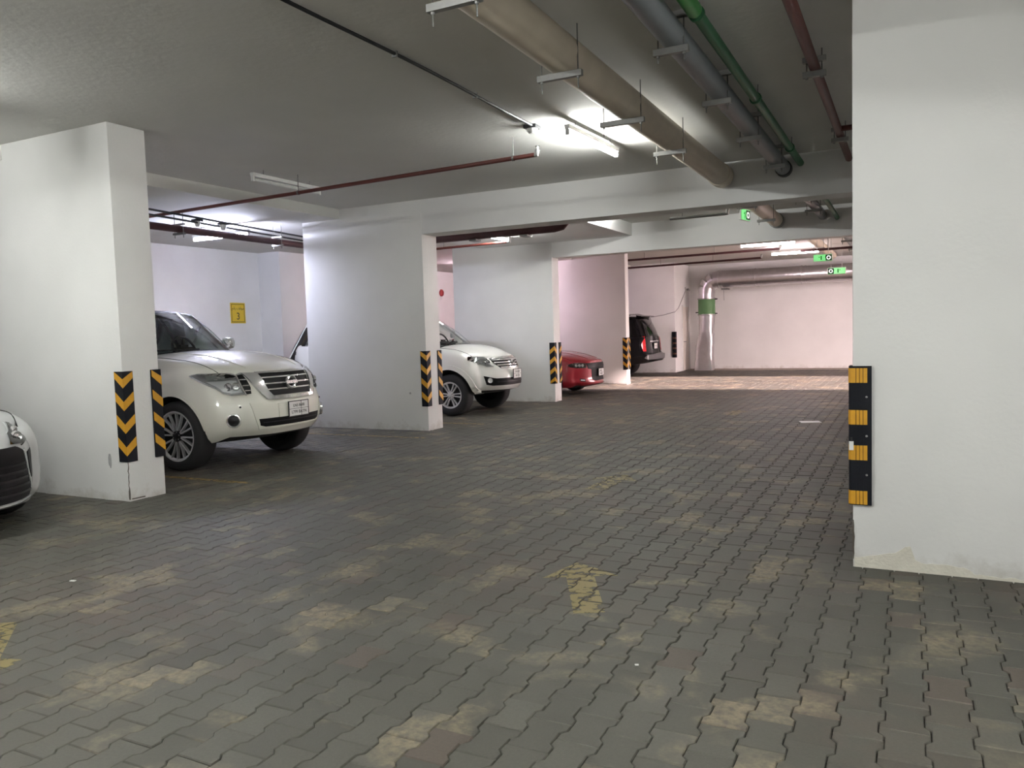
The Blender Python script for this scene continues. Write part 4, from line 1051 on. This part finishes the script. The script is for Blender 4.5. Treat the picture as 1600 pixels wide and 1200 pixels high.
        for a in ((-w/2-.008, w/2+.008, h/2, h/2+.01), (-w/2-.008, w/2+.008, -h/2-.01, -h/2), (-w/2-.008, -w/2, -h/2, h/2), (w/2, w/2+.008, -h/2, h/2), (-w/2, w/2, -.002, .002), (w*.12, w*.13, -h/2, h/2)):
            fr.box(a[0], a[1], -.007, .008, a[2], a[3])
        fr.build('plate_frame', M_INK, o)
        for (tx, sz, lx, lz) in lines: put_text(tx, sz, (lx, -.006, lz), o, M_INK, 'lettering')
        return o
    def disc(s, name, p, z, r, m, off=.01, sg_=1, end=1, prof=None, n=24, parent=None, sq=1.0):
        q, d = s.hit(p, z, sg_, end, off)
        mb = MB(); mb.lathe(prof or [(0, .012), (r*.7, .01), (r, 0), (r, -.02)], n, 'X')
        mb.v = [(v[0], v[1], v[2]*sq) for v in mb.v]
        o = mb.build(name, m, parent or s.root, smooth=True, sharp=40); o.location = q
        o.rotation_euler = Vector((-d.x, -d.y, 0)).to_track_quat('X', 'Z').to_euler()
        return o
def lamp_unit(car, outline, sides=(1, -1), end=1, inner=(), off=.012):
    # dark bezel, reflector, clear lens
    hs = car.panel('headlamp', outline, M_BLACK, off=off*.4, thick=.03, sides=sides, end=end)
    return hs

# --- large white SUV ---------------------------------------------------------------
SIDE_SUV = [(0, .90), (.06, .945), (.14, .97), (.3, .995), (.5, 1.0), (.70, .992), (.84, .972), (.92, .945), (.97, .905), (1, .85)]
big_suv = Car('sport_utility_vehicle', 'large pearl white vehicle with wide chrome grille behind the nearest column', (-6.80, 7.52, 0), 0, dict(
    paint=M_PEARL, L=5.16, hw=[(0, .80), (.12, .87), (.35, .955), (.7, .992), (1.2, .998), (4.2, .998), (4.8, .96), (5.16, .86)],
    zt=[(0, 1.13), (.15, 1.17), (.5, 1.235), (1.0, 1.30), (1.6, 1.345), (2.2, 1.35), (4.5, 1.37), (5.16, 1.25)],
    zb=[(0, .40), (.25, .34), (.5, .36), (4.4, .36), (4.8, .42), (5.16, .5)],
    crown=[(0, .03), (.3, .07), (1.0, .095), (1.6, .075), (2.2, .04), (5.16, .03)], side=SIDE_SUV,
    front=[(.3, .20), (.38, .09), (.48, .02), (.58, 0), (.74, .005), (.82, .03), (.92, .065), (1.1, .12), (1.2, .20), (1.35, .3)],
    rear=[(.3, .15), (.5, .02), (.7, 0), (.78, .08), (1.4, .13)], bow=(.30, 2.8), rbow=(.12, 4), fblend=1.1,
    cowl=(1.60, .26), roof_front=(2.38, .12), rear_base=(5.04, .10), roof_rear=(4.78, .08), hw_base=.865, hw_roof=.70, z_roof=1.92, roof_crown=.055,
    windows=[(.02, .32, M_GLASS), (.35, .63, M_TINT), (.66, .93, M_TINT)], wf=1.0, wr=4.02, wz=.42, wr_tyre=.42, rim=.298, arch=.465, tyre_w=.28,
    spokes=(8, (-1, 1), .019, (.08, .18)), wrap=(.55, .42), hub_mat=M_DARKALLOY, wheel_turn=.2))
cr_ = big_suv
B2 = (1, -1)
# grille
cr_.panel('grille', [(-.40, 1.135), (.40, 1.135), (.385, .95), (.33, .865), (-.33, .865), (-.385, .95)], M_BLACK, off=.010, thick=.03)
for z, w in ((1.085, .40), (1.01, .385), (.94, .37)): cr_.strip('grille_bar', [(-w, z), (w, z)], .016, M_CHROME, off=.024, thick=.02)
cr_.panel('chrome_frame', [(.42, 1.15), (.57, 1.155), (.53, 1.03), (.46, .90), (.40, .825), (.0, .815), (.0, .855), (.32, .862), (.37, .93), (.40, 1.03)], M_CHROME, off=.032, thick=.04, sides=B2, bulge=.012)
cr_.strip('chrome_trim', [(-.42, 1.148), (.42, 1.148)], .02, M_CHROME, off=.03, thick=.02)
cr_.panel('side_grille', [(.585, 1.135), (.79, 1.125), (.64, .90), (.56, .905), (.545, .98)], M_BLACK, off=.014, thick=.03, sides=B2)
for z, a, b in ((1.075, .585, .75), (1.005, .57, .70), (.945, .56, .665)): cr_.strip('grille_bar', [(a, z), (b, z)], .012, M_CHROME, off=.02, thick=.012, sides=B2)
cr_.strip('chrome_trim', [(.585, 1.145), (.81, 1.135), (.655, .89)], .014, M_CHROME, off=.022, thick=.02, sides=B2)
# headlamps
HL = [(.67, .905), (.83, 1.125), (1.05, 1.145), (1.42, 1.16), (1.50, 1.14), (1.33, 1.06), (1.10, .925), (.95, .90)]
for sg_ in B2:
    h = cr_.panel('headlamp', HL, mat('headlamp_bowl', (.20, .20, .20, 1), .35, .2), off=.006, thick=.03, sides=(sg_,))[0]
    cr_.panel('reflector', [(.72, .925), (.84, 1.065), (1.02, 1.072), (1.30, 1.065), (1.12, .945), (.95, .92)], M_LAMPSILVER, off=.010, thick=.012, sides=(sg_,), parent=h)
    cr_.panel('upper_reflector', [(.87, 1.085), (.90, 1.12), (1.34, 1.135), (1.30, 1.09)], mat('indicator_grey', (.35, .36, .36, 1), .3, .3), off=.010, thick=.012, sides=(sg_,), parent=h)
    for p in (.86, 1.03): cr_.disc('projector', p, .995, .05, M_CHROME, off=.018, sg_=sg_, parent=h, prof=[(0, .006), (.03, .002), (.046, .012), (.05, -.01)])
    cr_.panel('lens', [(q[0], q[1]) for q in HL], M_LENS, off=.028, thick=.006, sides=(sg_,), parent=h)
    cr_.strip('lamp_trim', HL+[HL[0]], .014, M_CHROME, off=.022, thick=.02, sides=(sg_,), parent=h)
# lower bumper
cr_.panel('lower_grille', [(-.52, .60), (.52, .60), (.50, .52), (.44, .50), (-.44, .50), (-.50, .52)], M_BLACK, off=.006, thick=.03)
cr_.strip('grille_bar', [(-.48, .55), (.48, .55)], .012, M_DARKALLOY, off=.014, thick=.012)
cr_.strip('bumper_crease', [(-.62, .80), (-.56, .62), (-.50, .475), (.50, .475), (.56, .62), (.62, .80)], .02, M_PEARL, off=.014, thick=.03)
cr_.panel('plate_mount', [(-.27, .765), (.27, .765), (.27, .60), (-.27, .60)], M_PEARL, off=.012, thick=.03)
cr_.plate(.68, .34, .175, [('LN5 8688', .05, -.0, .038), ('L799 BATN', .055, 0, -.042)], y=.03, off=.03)
for sg_ in B2:
    f_ = cr_.disc('fog_lamp', .93, .60, .085, M_CHROME, off=.012, sg_=sg_, prof=[(.062, .004), (.07, .014), (.082, .012), (.088, -.02)])
    cr_.disc('fog_lens', .93, .60, .064, M_DARKALLOY, off=.012, sg_=sg_, prof=[(0, .012), (.04, .008), (.064, 0)], parent=None)
    cr_.panel('fog_recess', [(.78, .69), (1.08, .70), (1.10, .52), (.81, .50)], M_PEARL, off=.004, thick=.02, sides=(sg_,), bulge=.0)
    cr_.disc('parking_sensor', .80, .755, .012, M_BLACK, off=.002, sg_=sg_)
    cr_.strip('wheel_arch_lip', [(cr_.sidep(-1.0+.475*math.cos(a)), .44+.475*math.sin(a)) for a in np.linspace(.12, math.pi-.1, 26)], .025, M_PEARL, off=.010, thick=.03, sides=(sg_,))
# emblem
em = cr_.disc('emblem', 0, 1.01, .085, M_CHROME, off=.05, prof=[(.055, .006), (.07, .014), (.085, .006), (.085, -.02), (.055, -.02)])
MB().box(-.004, .014, -.095, .095, -.022, .022).build('emblem_bar', M_CHROME, em, bevel=.004)
cr_.gap([(-.36, -.66), (-.45, -.72), (-.6, -.76), (-1.1, -.78), (-1.55, -.78)]); cr_.gap([(-.36, .66), (-.45, .72), (-.6, .76), (-1.1, .78), (-1.55, .78)])
cr_.gap([(-.35, -.43), (-.5, -.46), (-1.5, -.50)], .006, 'hood_crease', M_PEARL); cr_.gap([(-.35, .43), (-.5, .46), (-1.5, .50)], .006, 'hood_crease', M_PEARL)
for x in (1.95, 2.95, 3.85): cr_.strip('panel_gap', [(cr_.sidep(-x), .45), (cr_.sidep(-x), 1.28)], .008, M_WELL, off=.001, thick=.004, sides=B2)
for x in (2.55, 3.55): cr_.strip('door_handle', [(cr_.sidep(-x), 1.12), (cr_.sidep(-x-.22), 1.12)], .04, M_CHROME, off=.04, thick=.03, sides=B2)
cr_.strip('sill_trim', [(cr_.sidep(-1.5), .45), (cr_.sidep(-3.4), .45)], .08, M_PEARL, off=.02, thick=.03, sides=B2)
cr_.mirrors(-2.18, 1.50, M_CHROME, .17, .17)
MB().tube([(-1.66, .05, cr_.top_z(-1.66, .05)+.02), (-1.75, -.55, cr_.top_z(-1.75, -.55)+.05)], .012, 6).build('wiper', M_BLACK, cr_.root)

# --- smaller white SUV -------------------------------------------------------------
sm = Car('sport_utility_vehicle', 'white vehicle with slim chrome grille parked behind the middle column', (-6.70, 13.50, 0), 0, dict(
    paint=M_WHITE, L=4.95, hw=[(0, .70), (.12, .80), (.35, .88), (.65, .915), (1.1, .92), (4.1, .92), (4.6, .90), (4.95, .82)],
    zt=[(0, 1.04), (.15, 1.08), (.5, 1.16), (1.0, 1.235), (1.4, 1.27), (2, 1.28), (4.5, 1.39), (4.8, 1.40), (4.95, 1.36)],
    zb=[(0, .46), (.25, .40), (.5, .42), (4.2, .42), (4.95, .55)],
    crown=[(0, .05), (.3, .085), (.8, .09), (1.4, .06), (2.2, .03), (4.95, .03)], side=SIDE_SUV,
    front=[(.35, .2), (.45, .06), (.56, 0), (.72, .01), (.82, .04), (.9, .07), (1.05, .13), (1.2, .26)],
    rear=[(.35, .15), (.5, .02), (.7, 0), (.8, .05), (1.4, .10)], bow=(.36, 2.5), rbow=(.15, 4), fblend=1.0,
    cowl=(1.10, .26), roof_front=(1.98, .12), rear_base=(4.97, .05), roof_rear=(4.58, .10), hw_base=.84, hw_roof=.66, z_roof=1.82, roof_crown=.05,
    windows=[(.02, .33, M_GLASS), (.355, .62, M_TINT), (.65, .87, M_GLASS), (.87, .988, M_TINT)], wf=.95, wr=3.70, wz=.39, wr_tyre=.39, rim=.245, arch=.46, tyre_w=.27,
    spokes=(6, (-1, 1), .024, (.26, .15)), wrap=(.48, .40), bumper_z=.82, seats=(2.45, 3.3)))
HL = [(.54, .895), (.60, .97), (.72, 1.055), (1.05, 1.09), (1.30, 1.10), (1.27, 1.03), (1.08, .945), (.85, .90)]
for sg_ in B2:
    h = sm.panel('headlamp', HL, mat('bright_headlamp_bowl', (.55, .56, .56, 1), .3, .2), off=.006, thick=.03, sides=(sg_,))[0]
    sm.panel('reflector', [(.60, .915), (.66, .985), (.76, 1.035), (1.02, 1.065), (1.20, 1.075), (1.06, .965), (.85, .92)], M_LAMPSILVER, off=.012, thick=.012, sides=(sg_,), parent=h)
    for p in (.74, .93): sm.disc('projector', p, .985, .045, M_CHROME, off=.02, sg_=sg_, parent=h, prof=[(0, .004), (.026, .0), (.042, .012), (.045, -.01)])
    sm.panel('lens', HL, M_LENS, off=.026, thick=.005, sides=(sg_,), parent=h)
    sm.strip('wheel_arch_lip', [(sm.sidep(-.95+.50*math.cos(a)), .41+.50*math.sin(a)) for a in np.linspace(-.02, math.pi+.02, 30)], .085, M_WHITE, off=.022, thick=.04, sides=(sg_,))
    sm.strip('wheel_arch_lip', [(sm.sidep(-3.70+.50*math.cos(a)), .41+.50*math.sin(a)) for a in np.linspace(-.02, math.pi+.02, 30)], .085, M_WHITE, off=.022, thick=.04, sides=(sg_,))
sm.panel('grille', [(-.50, 1.05), (.50, 1.05), (.46, .95), (.37, .865), (-.37, .865), (-.46, .95)], M_BLACK, off=.010, thick=.03)
for z, w in ((1.025, .48), (.975, .46), (.925, .42), (.88, .37)): sm.strip('grille_bar', [(-w, z), (w, z)], .022, M_CHROME, off=.024, thick=.02)
sm.panel('hood_lip', [(-.48, 1.045), (.48, 1.045), (.42, 1.07), (.2, 1.085), (-.2, 1.085), (-.42, 1.07)], M_CHROME, off=.026, thick=.03)
e_ = sm.disc('emblem', 0, .965, .07, M_CHROME, off=.04, prof=[(.052, .004), (.06, .012), (.07, .004), (.07, -.02), (.052, -.02)], sq=.72)
MB().lathe([(.022, .004), (.030, .01), (.034, .002)], 16, 'X').build('emblem_ring', M_CHROME, e_)
sm.panel('lower_grille', [(-.98, .735), (-.5, .68), (.5, .68), (.98, .735), (.88, .57), (.62, .545), (-.62, .545), (-.88, .57)], M_BLACK, off=.006, thick=.03)
sm.strip('grille_bar', [(-.5, .61), (.5, .61)], .016, M_DARKALLOY, off=.014, thick=.012)
for sg_ in B2: sm.disc('fog_lamp', .74, .645, .045, M_LAMPSILVER, off=.016, sg_=sg_, prof=[(0, .004), (.035, .006), (.045, .012), (.048, -.01)])
sm.plate(.745, .32, .165, [('2714 DA', .05, 0, .035), ('4217 JD', .05, 0, -.04)], off=.035)
sm.gap([(-.38, -.62), (-.45, -.68), (-.7, -.73), (-1.25, -.74)]); sm.gap([(-.38, .62), (-.45, .68), (-.7, .73), (-1.25, .74)])
for x in (1.75, 2.7, 3.4): sm.strip('panel_gap', [(sm.sidep(-x), .5), (sm.sidep(-x), 1.16)], .008, M_WELL, off=.001, thick=.004, sides=B2)
sm.mirrors(-1.85, 1.40, M_WHITE, .17, .16)
sm.strip('side_step', [(sm.sidep(-1.5), .42), (sm.sidep(-3.2), .42)], .06, M_BLACK, off=.06, thick=.08, sides=B2)
sm.panel('side_badge', [(sm.sidep(-4.66), 1.26), (sm.sidep(-4.78), 1.26), (sm.sidep(-4.74), 1.19), (sm.sidep(-4.66), 1.19)], M_DARKALLOY, off=.006, thick=.01, sides=B2)
for sg_ in B2: sm.panel('tail_lamp', [(.62, 1.20), (.86, 1.22), (.90, .98), (.70, .95)], M_LENSRED, off=.008, thick=.02, sides=(sg_,), end=-1)
MB().tube([(-1.36, .1, sm.top_z(-1.36, .1)+.02), (-1.42, -.5, sm.top_z(-1.42, -.5)+.04)], .012, 6).build('wiper', M_BLACK, sm.root)

# --- red sedan -----------------------------------------------------------------------
SIDE_SED = [(0, .90), (.08, .95), (.2, .985), (.4, 1.0), (.6, .995), (.78, .975), (.9, .94), (.96, .90), (1, .84)]
rd = Car('sedan_car', 'red sedan with dark slim headlamps nosing out between columns', (-6.56, 17.75, 0), 0, dict(
    paint=M_REDCAR, L=5.04, hw=[(0, .78), (.12, .85), (.35, .92), (.7, .95), (1.2, .953), (4.2, .953), (4.7, .92), (5.04, .82)],
    zt=[(0, .78), (.12, .81), (.4, .87), (1.0, .945), (1.5, .975), (2.2, .98), (4.3, 1.02), (5.04, .98)],
    zb=[(0, .24), (.2, .19), (.5, .19), (4.4, .2), (5.04, .35)],
    crown=[(0, .03), (.3, .06), (1.0, .085), (1.5, .06), (2.2, .03), (5.04, .02)], side=SIDE_SED,
    front=[(.15, .14), (.22, .02), (.3, 0), (.4, .03), (.55, .02), (.66, .01), (.78, .03), (.9, .12)],
    rear=[(.2, .1), (.5, 0), (.8, .02), (1.1, .05)], bow=(.34, 2.6), rbow=(.14, 4), fblend=1.0,
    cowl=(1.55, .26), roof_front=(2.35, .1), rear_base=(4.5, .1), roof_rear=(3.75, .05), hw_base=.78, hw_roof=.58, z_roof=1.39, roof_crown=.05, tail_cut=4.4,
    windows=[(.03, .5, M_TINT), (.53, .95, M_TINT)], wf=.98, wr=4.03, wz=.34, wr_tyre=.345, rim=.24, arch=.39, tyre_w=.24,
    spokes=(5, (-1, 1), .04, (.25, .12)), wrap=(.50, .42), rim_mat=M_DARKALLOY, seats=(2.75, 3.5), glass=M_TINT))
rd.panel('grille', [(-.56, .75), (.56, .75), (.50, .62), (.40, .60), (-.40, .60), (-.50, .62)], M_BLACK, off=.008, thick=.03)
rd.panel('lower_grille', [(-.40, .605), (.40, .605), (.36, .36), (.28, .33), (-.28, .33), (-.36, .36)], M_BLACK, off=.006, thick=.03)
for z in (.72, .69, .66): rd.strip('grille_bar', [(-.5, z), (.5, z)], .008, M_DARKALLOY, off=.016, thick=.012)
HL = [(.56, .755), (.56, .64), (.95, .645), (1.16, .67), (1.22, .72), (1.16, .755), (.9, .765)]
for sg_ in B2:
    h = rd.panel('headlamp', HL, M_BLACK, off=.006, thick=.03, sides=(sg_,))[0]
    for p in (.72, .86, 1.0): rd.disc('projector', p, .70, .035, M_LAMPSILVER, off=.014, sg_=sg_, parent=h, prof=[(0, .002), (.02, 0), (.032, .01), (.035, -.01)])
    rd.panel('lens', HL, M_LENS, off=.022, thick=.004, sides=(sg_,), parent=h)
    rd.panel('air_vent', [(.60, .385), (.86, .40), (.84, .335), (.62, .32)], M_BLACK, off=.006, thick=.02, sides=(sg_,))
    rd.strip('fog_strip', [(.64, .355), (.82, .365)], .022, M_LAMPSILVER, off=.014, thick=.012, sides=(sg_,))
rd.strip('chin_spoiler', [(-.86, .255), (-.5, .24), (.5, .24), (.86, .255)], .035, M_REDCAR, off=.03, thick=.05)
rd.plate(.52, .33, .16, [('3416', .06, -.05, .035), ('3416 RK', .05, 0, -.04)], off=.03)
rd.gap([(-.34, -.68), (-.4, -.74), (-.8, -.78), (-1.5, -.78)]); rd.gap([(-.34, .68), (-.4, .74), (-.8, .78), (-1.5, .78)])
rd.gap([(-.2, -.30), (-1.5, -.42)], .006, 'hood_crease', M_REDCAR); rd.gap([(-.2, .30), (-1.5, .42)], .006, 'hood_crease', M_REDCAR)
rd.mirrors(-1.95, 1.05, M_REDCAR, .2, .13)

# --- black SUV seen from behind ---------------------------------------------------------
bk = Car('sport_utility_vehicle', 'black vehicle with red tail lamps parked nose first at the far end', (-7.02-5.18, 24.30, 0), math.pi, dict(
    paint=M_BLACKCAR, L=5.18, hw=[(0, .84), (.15, .92), (.4, 1.0), (.8, 1.02), (4.5, 1.02), (4.95, .99), (5.18, .93)],
    zt=[(0, 1.10), (.2, 1.15), (.6, 1.2), (1.2, 1.24), (2, 1.26), (4.8, 1.28), (5.18, 1.24)],
    zb=[(0, .4), (.3, .35), (4.4, .36), (4.8, .42), (5.18, .48)],
    crown=[(0, .03), (.4, .06), (1.2, .06), (2, .03), (5.18, .02)], side=SIDE_SUV,
    front=[(.3, .15), (.5, 0), (.8, .02), (1.2, .15)], rear=[(.35, .18), (.48, .02), (.55, 0), (.70, 0), (.74, .10), (1.3, .15)], bow=(.22, 3), rbow=(.10, 4),
    cowl=(1.4, .25), roof_front=(2.15, .1), rear_base=(5.03, .05), roof_rear=(4.72, .04), hw_base=.93, hw_roof=.77, z_roof=1.86, roof_crown=.04, rblend=.5,
    windows=[(.03, .33, M_TINT), (.36, .63, M_TINT), (.66, .95, M_TINT)], wf=.92, wr=3.87, wz=.4, wr_tyre=.40, rim=.26, arch=.46, tyre_w=.27,
    spokes=(5, (-1, 1), .04, (.25, .12)), wrap=(.80, .22), seats=(2.6, 3.5), glass=M_TINT, rear_glass=M_TINT))
for sg_ in B2:
    t_ = bk.panel('tail_lamp', [(.80, 1.27), (1.12, 1.27), (1.20, 1.0), (1.14, .80), (.84, .80), (.80, 1.0)], M_LENSRED, off=.012, thick=.03, sides=(sg_,), end=-1)[0]
    bk.panel('reverse_lens', [(.83, 1.02), (1.12, 1.02), (1.12, .98), (.83, .98)], M_LENS, off=.016, thick=.006, sides=(sg_,), end=-1, parent=t_)
bk.panel('bumper_step', [(-.95, .70), (.95, .70), (1.1, .60), (.9, .545), (-.9, .545), (-1.1, .60)], mat('bumper_grey', (.16, .16, .165, 1), .3, .5), off=.02, thick=.05, end=-1)
bk.strip('chrome_trim', [(-.50, 1.10), (.50, 1.10)], .03, M_CHROME, off=.012, thick=.02, end=-1)
bk.plate(.95, .33, .17, [('5 AJ', .06, 0, 0)], end=-1, off=.02)
bk.strip('panel_gap', [(-.84, 1.27), (-.84, .74), (.84, .74), (.84, 1.27)], .01, M_WELL, off=.001, thick=.004, end=-1)
MB().prism([(0, 0), (-.16, -.03), (-.16, -.05), (0, -.05)], -.72, .72, 'xz').build('roof_spoiler', M_BLACKCAR, bk.root, bevel=.01).location = (-4.68, 0, 1.92)
for sg_ in B2: MB().tube([(-2.4, sg_*.70, 1.93), (-2.6, sg_*.71, 1.97), (-4.3, sg_*.71, 1.97), (-4.5, sg_*.70, 1.92)], .018, 8).build('roof_rack', M_CHROME, bk.root)
bk.mirrors(-1.9, 1.38, M_BLACKCAR)

# --- silver sedan at the left edge ---------------------------------------------------
sv = Car('sedan_car', 'silver sedan nose with large black lower grille at the left edge', (-6.64, 3.62, 0), 0, dict(
    paint=M_SILVER, L=4.88, hw=[(0, .76), (.12, .84), (.3, .89), (.6, .918), (1.2, .92), (4.2, .92), (4.88, .8)],
    zt=[(0, .80), (.12, .85), (.4, .92), (1.0, .97), (1.4, .985), (2.2, .96), (4.2, 1.03), (4.88, .98)],
    zb=[(0, .22), (.2, .18), (4.4, .2), (4.88, .35)],
    crown=[(0, .03), (.3, .08), (1.0, .10), (1.4, .06), (2.2, .03), (4.88, .02)], side=SIDE_SED,
    front=[(.15, .10), (.22, .0), (.35, .01), (.5, .02), (.66, .01), (.78, .05), (.92, .18)],
    rear=[(.2, .1), (.5, 0), (.8, .02), (1.1, .05)], bow=(.42, 2.8), rbow=(.14, 4), fblend=.95,
    cowl=(1.35, .28), roof_front=(2.2, .1), rear_base=(4.45, .1), roof_rear=(3.6, .05), hw_base=.76, hw_roof=.56, z_roof=1.36, roof_crown=.05, tail_cut=4.3,
    windows=[(.03, .5, M_TINT), (.53, .95, M_TINT)], wf=.95, wr=3.77, wz=.33, wr_tyre=.335, rim=.23, arch=.38, tyre_w=.23,
    spokes=(5, (-1, 1), .04, (.25, .12)), wrap=(.45, .42), seats=(2.6, 3.4)))
HL = [(.36, .735), (.40, .82), (.62, .87), (.92, .90), (1.06, .885), (1.0, .80), (.80, .74), (.58, .72)]
for sg_ in B2:
    h = sv.panel('headlamp', HL, mat('headlamp_grey', (.50, .52, .52, 1), .3, .2), off=.006, thick=.03, sides=(sg_,))[0]
    for p, r in ((.52, .05), (.74, .055)): sv.disc('projector', p, .78 if p < .6 else .81, r, M_CHROME, off=.014, sg_=sg_, parent=h, prof=[(0, .006), (r*.5, .0), (r*.9, .014), (r, -.01)])
    sv.panel('lens', HL, M_LENS, off=.026, thick=.004, sides=(sg_,), parent=h)
    sv.panel('air_vent', [(.72, .635), (.98, .65), (.97, .53), (.90, .40), (.84, .40), (.78, .52)], M_BLACK, off=.006, thick=.02, sides=(sg_,))
    sv.strip('panel_gap', [(.55, .705), (.80, .722), (1.03, .79)], .010, M_WELL, off=.002, thick=.005, sides=(sg_,))
sv.panel('lower_grille', [(-.56, .66), (-.42, .71), (.42, .71), (.56, .66), (.74, .36), (.80, .25), (-.80, .25), (-.74, .36)], M_BLACK, off=.008, thick=.04)
for z in (.55, .49, .43, .37, .31): sv.strip('grille_bar', [(-.60-(.55-z)*.5, z), (.60+(.55-z)*.5, z)], .018, M_DARKALLOY, off=.016, thick=.012)
sv.strip('front_lip', [(-.76, .235), (-.4, .215), (.4, .215), (.76, .235)], .035, M_LAMPSILVER, off=.03, thick=.04)
sv.strip('grille_edge', [(.56, .67), (.78, .29)], .03, M_SILVER, off=.016, thick=.02, sides=B2)
sv.plate(.45, .33, .16, [], off=.03)
sv.gap([(-.52, -.70), (-.6, -.72), (-.8, -.76), (-1.35, -.76)], .006); sv.gap([(-.52, .70), (-.6, .72), (-.8, .76), (-1.35, .76)], .006)
sv.mirrors(-1.8, 1.03, M_SILVER, .2, .13)
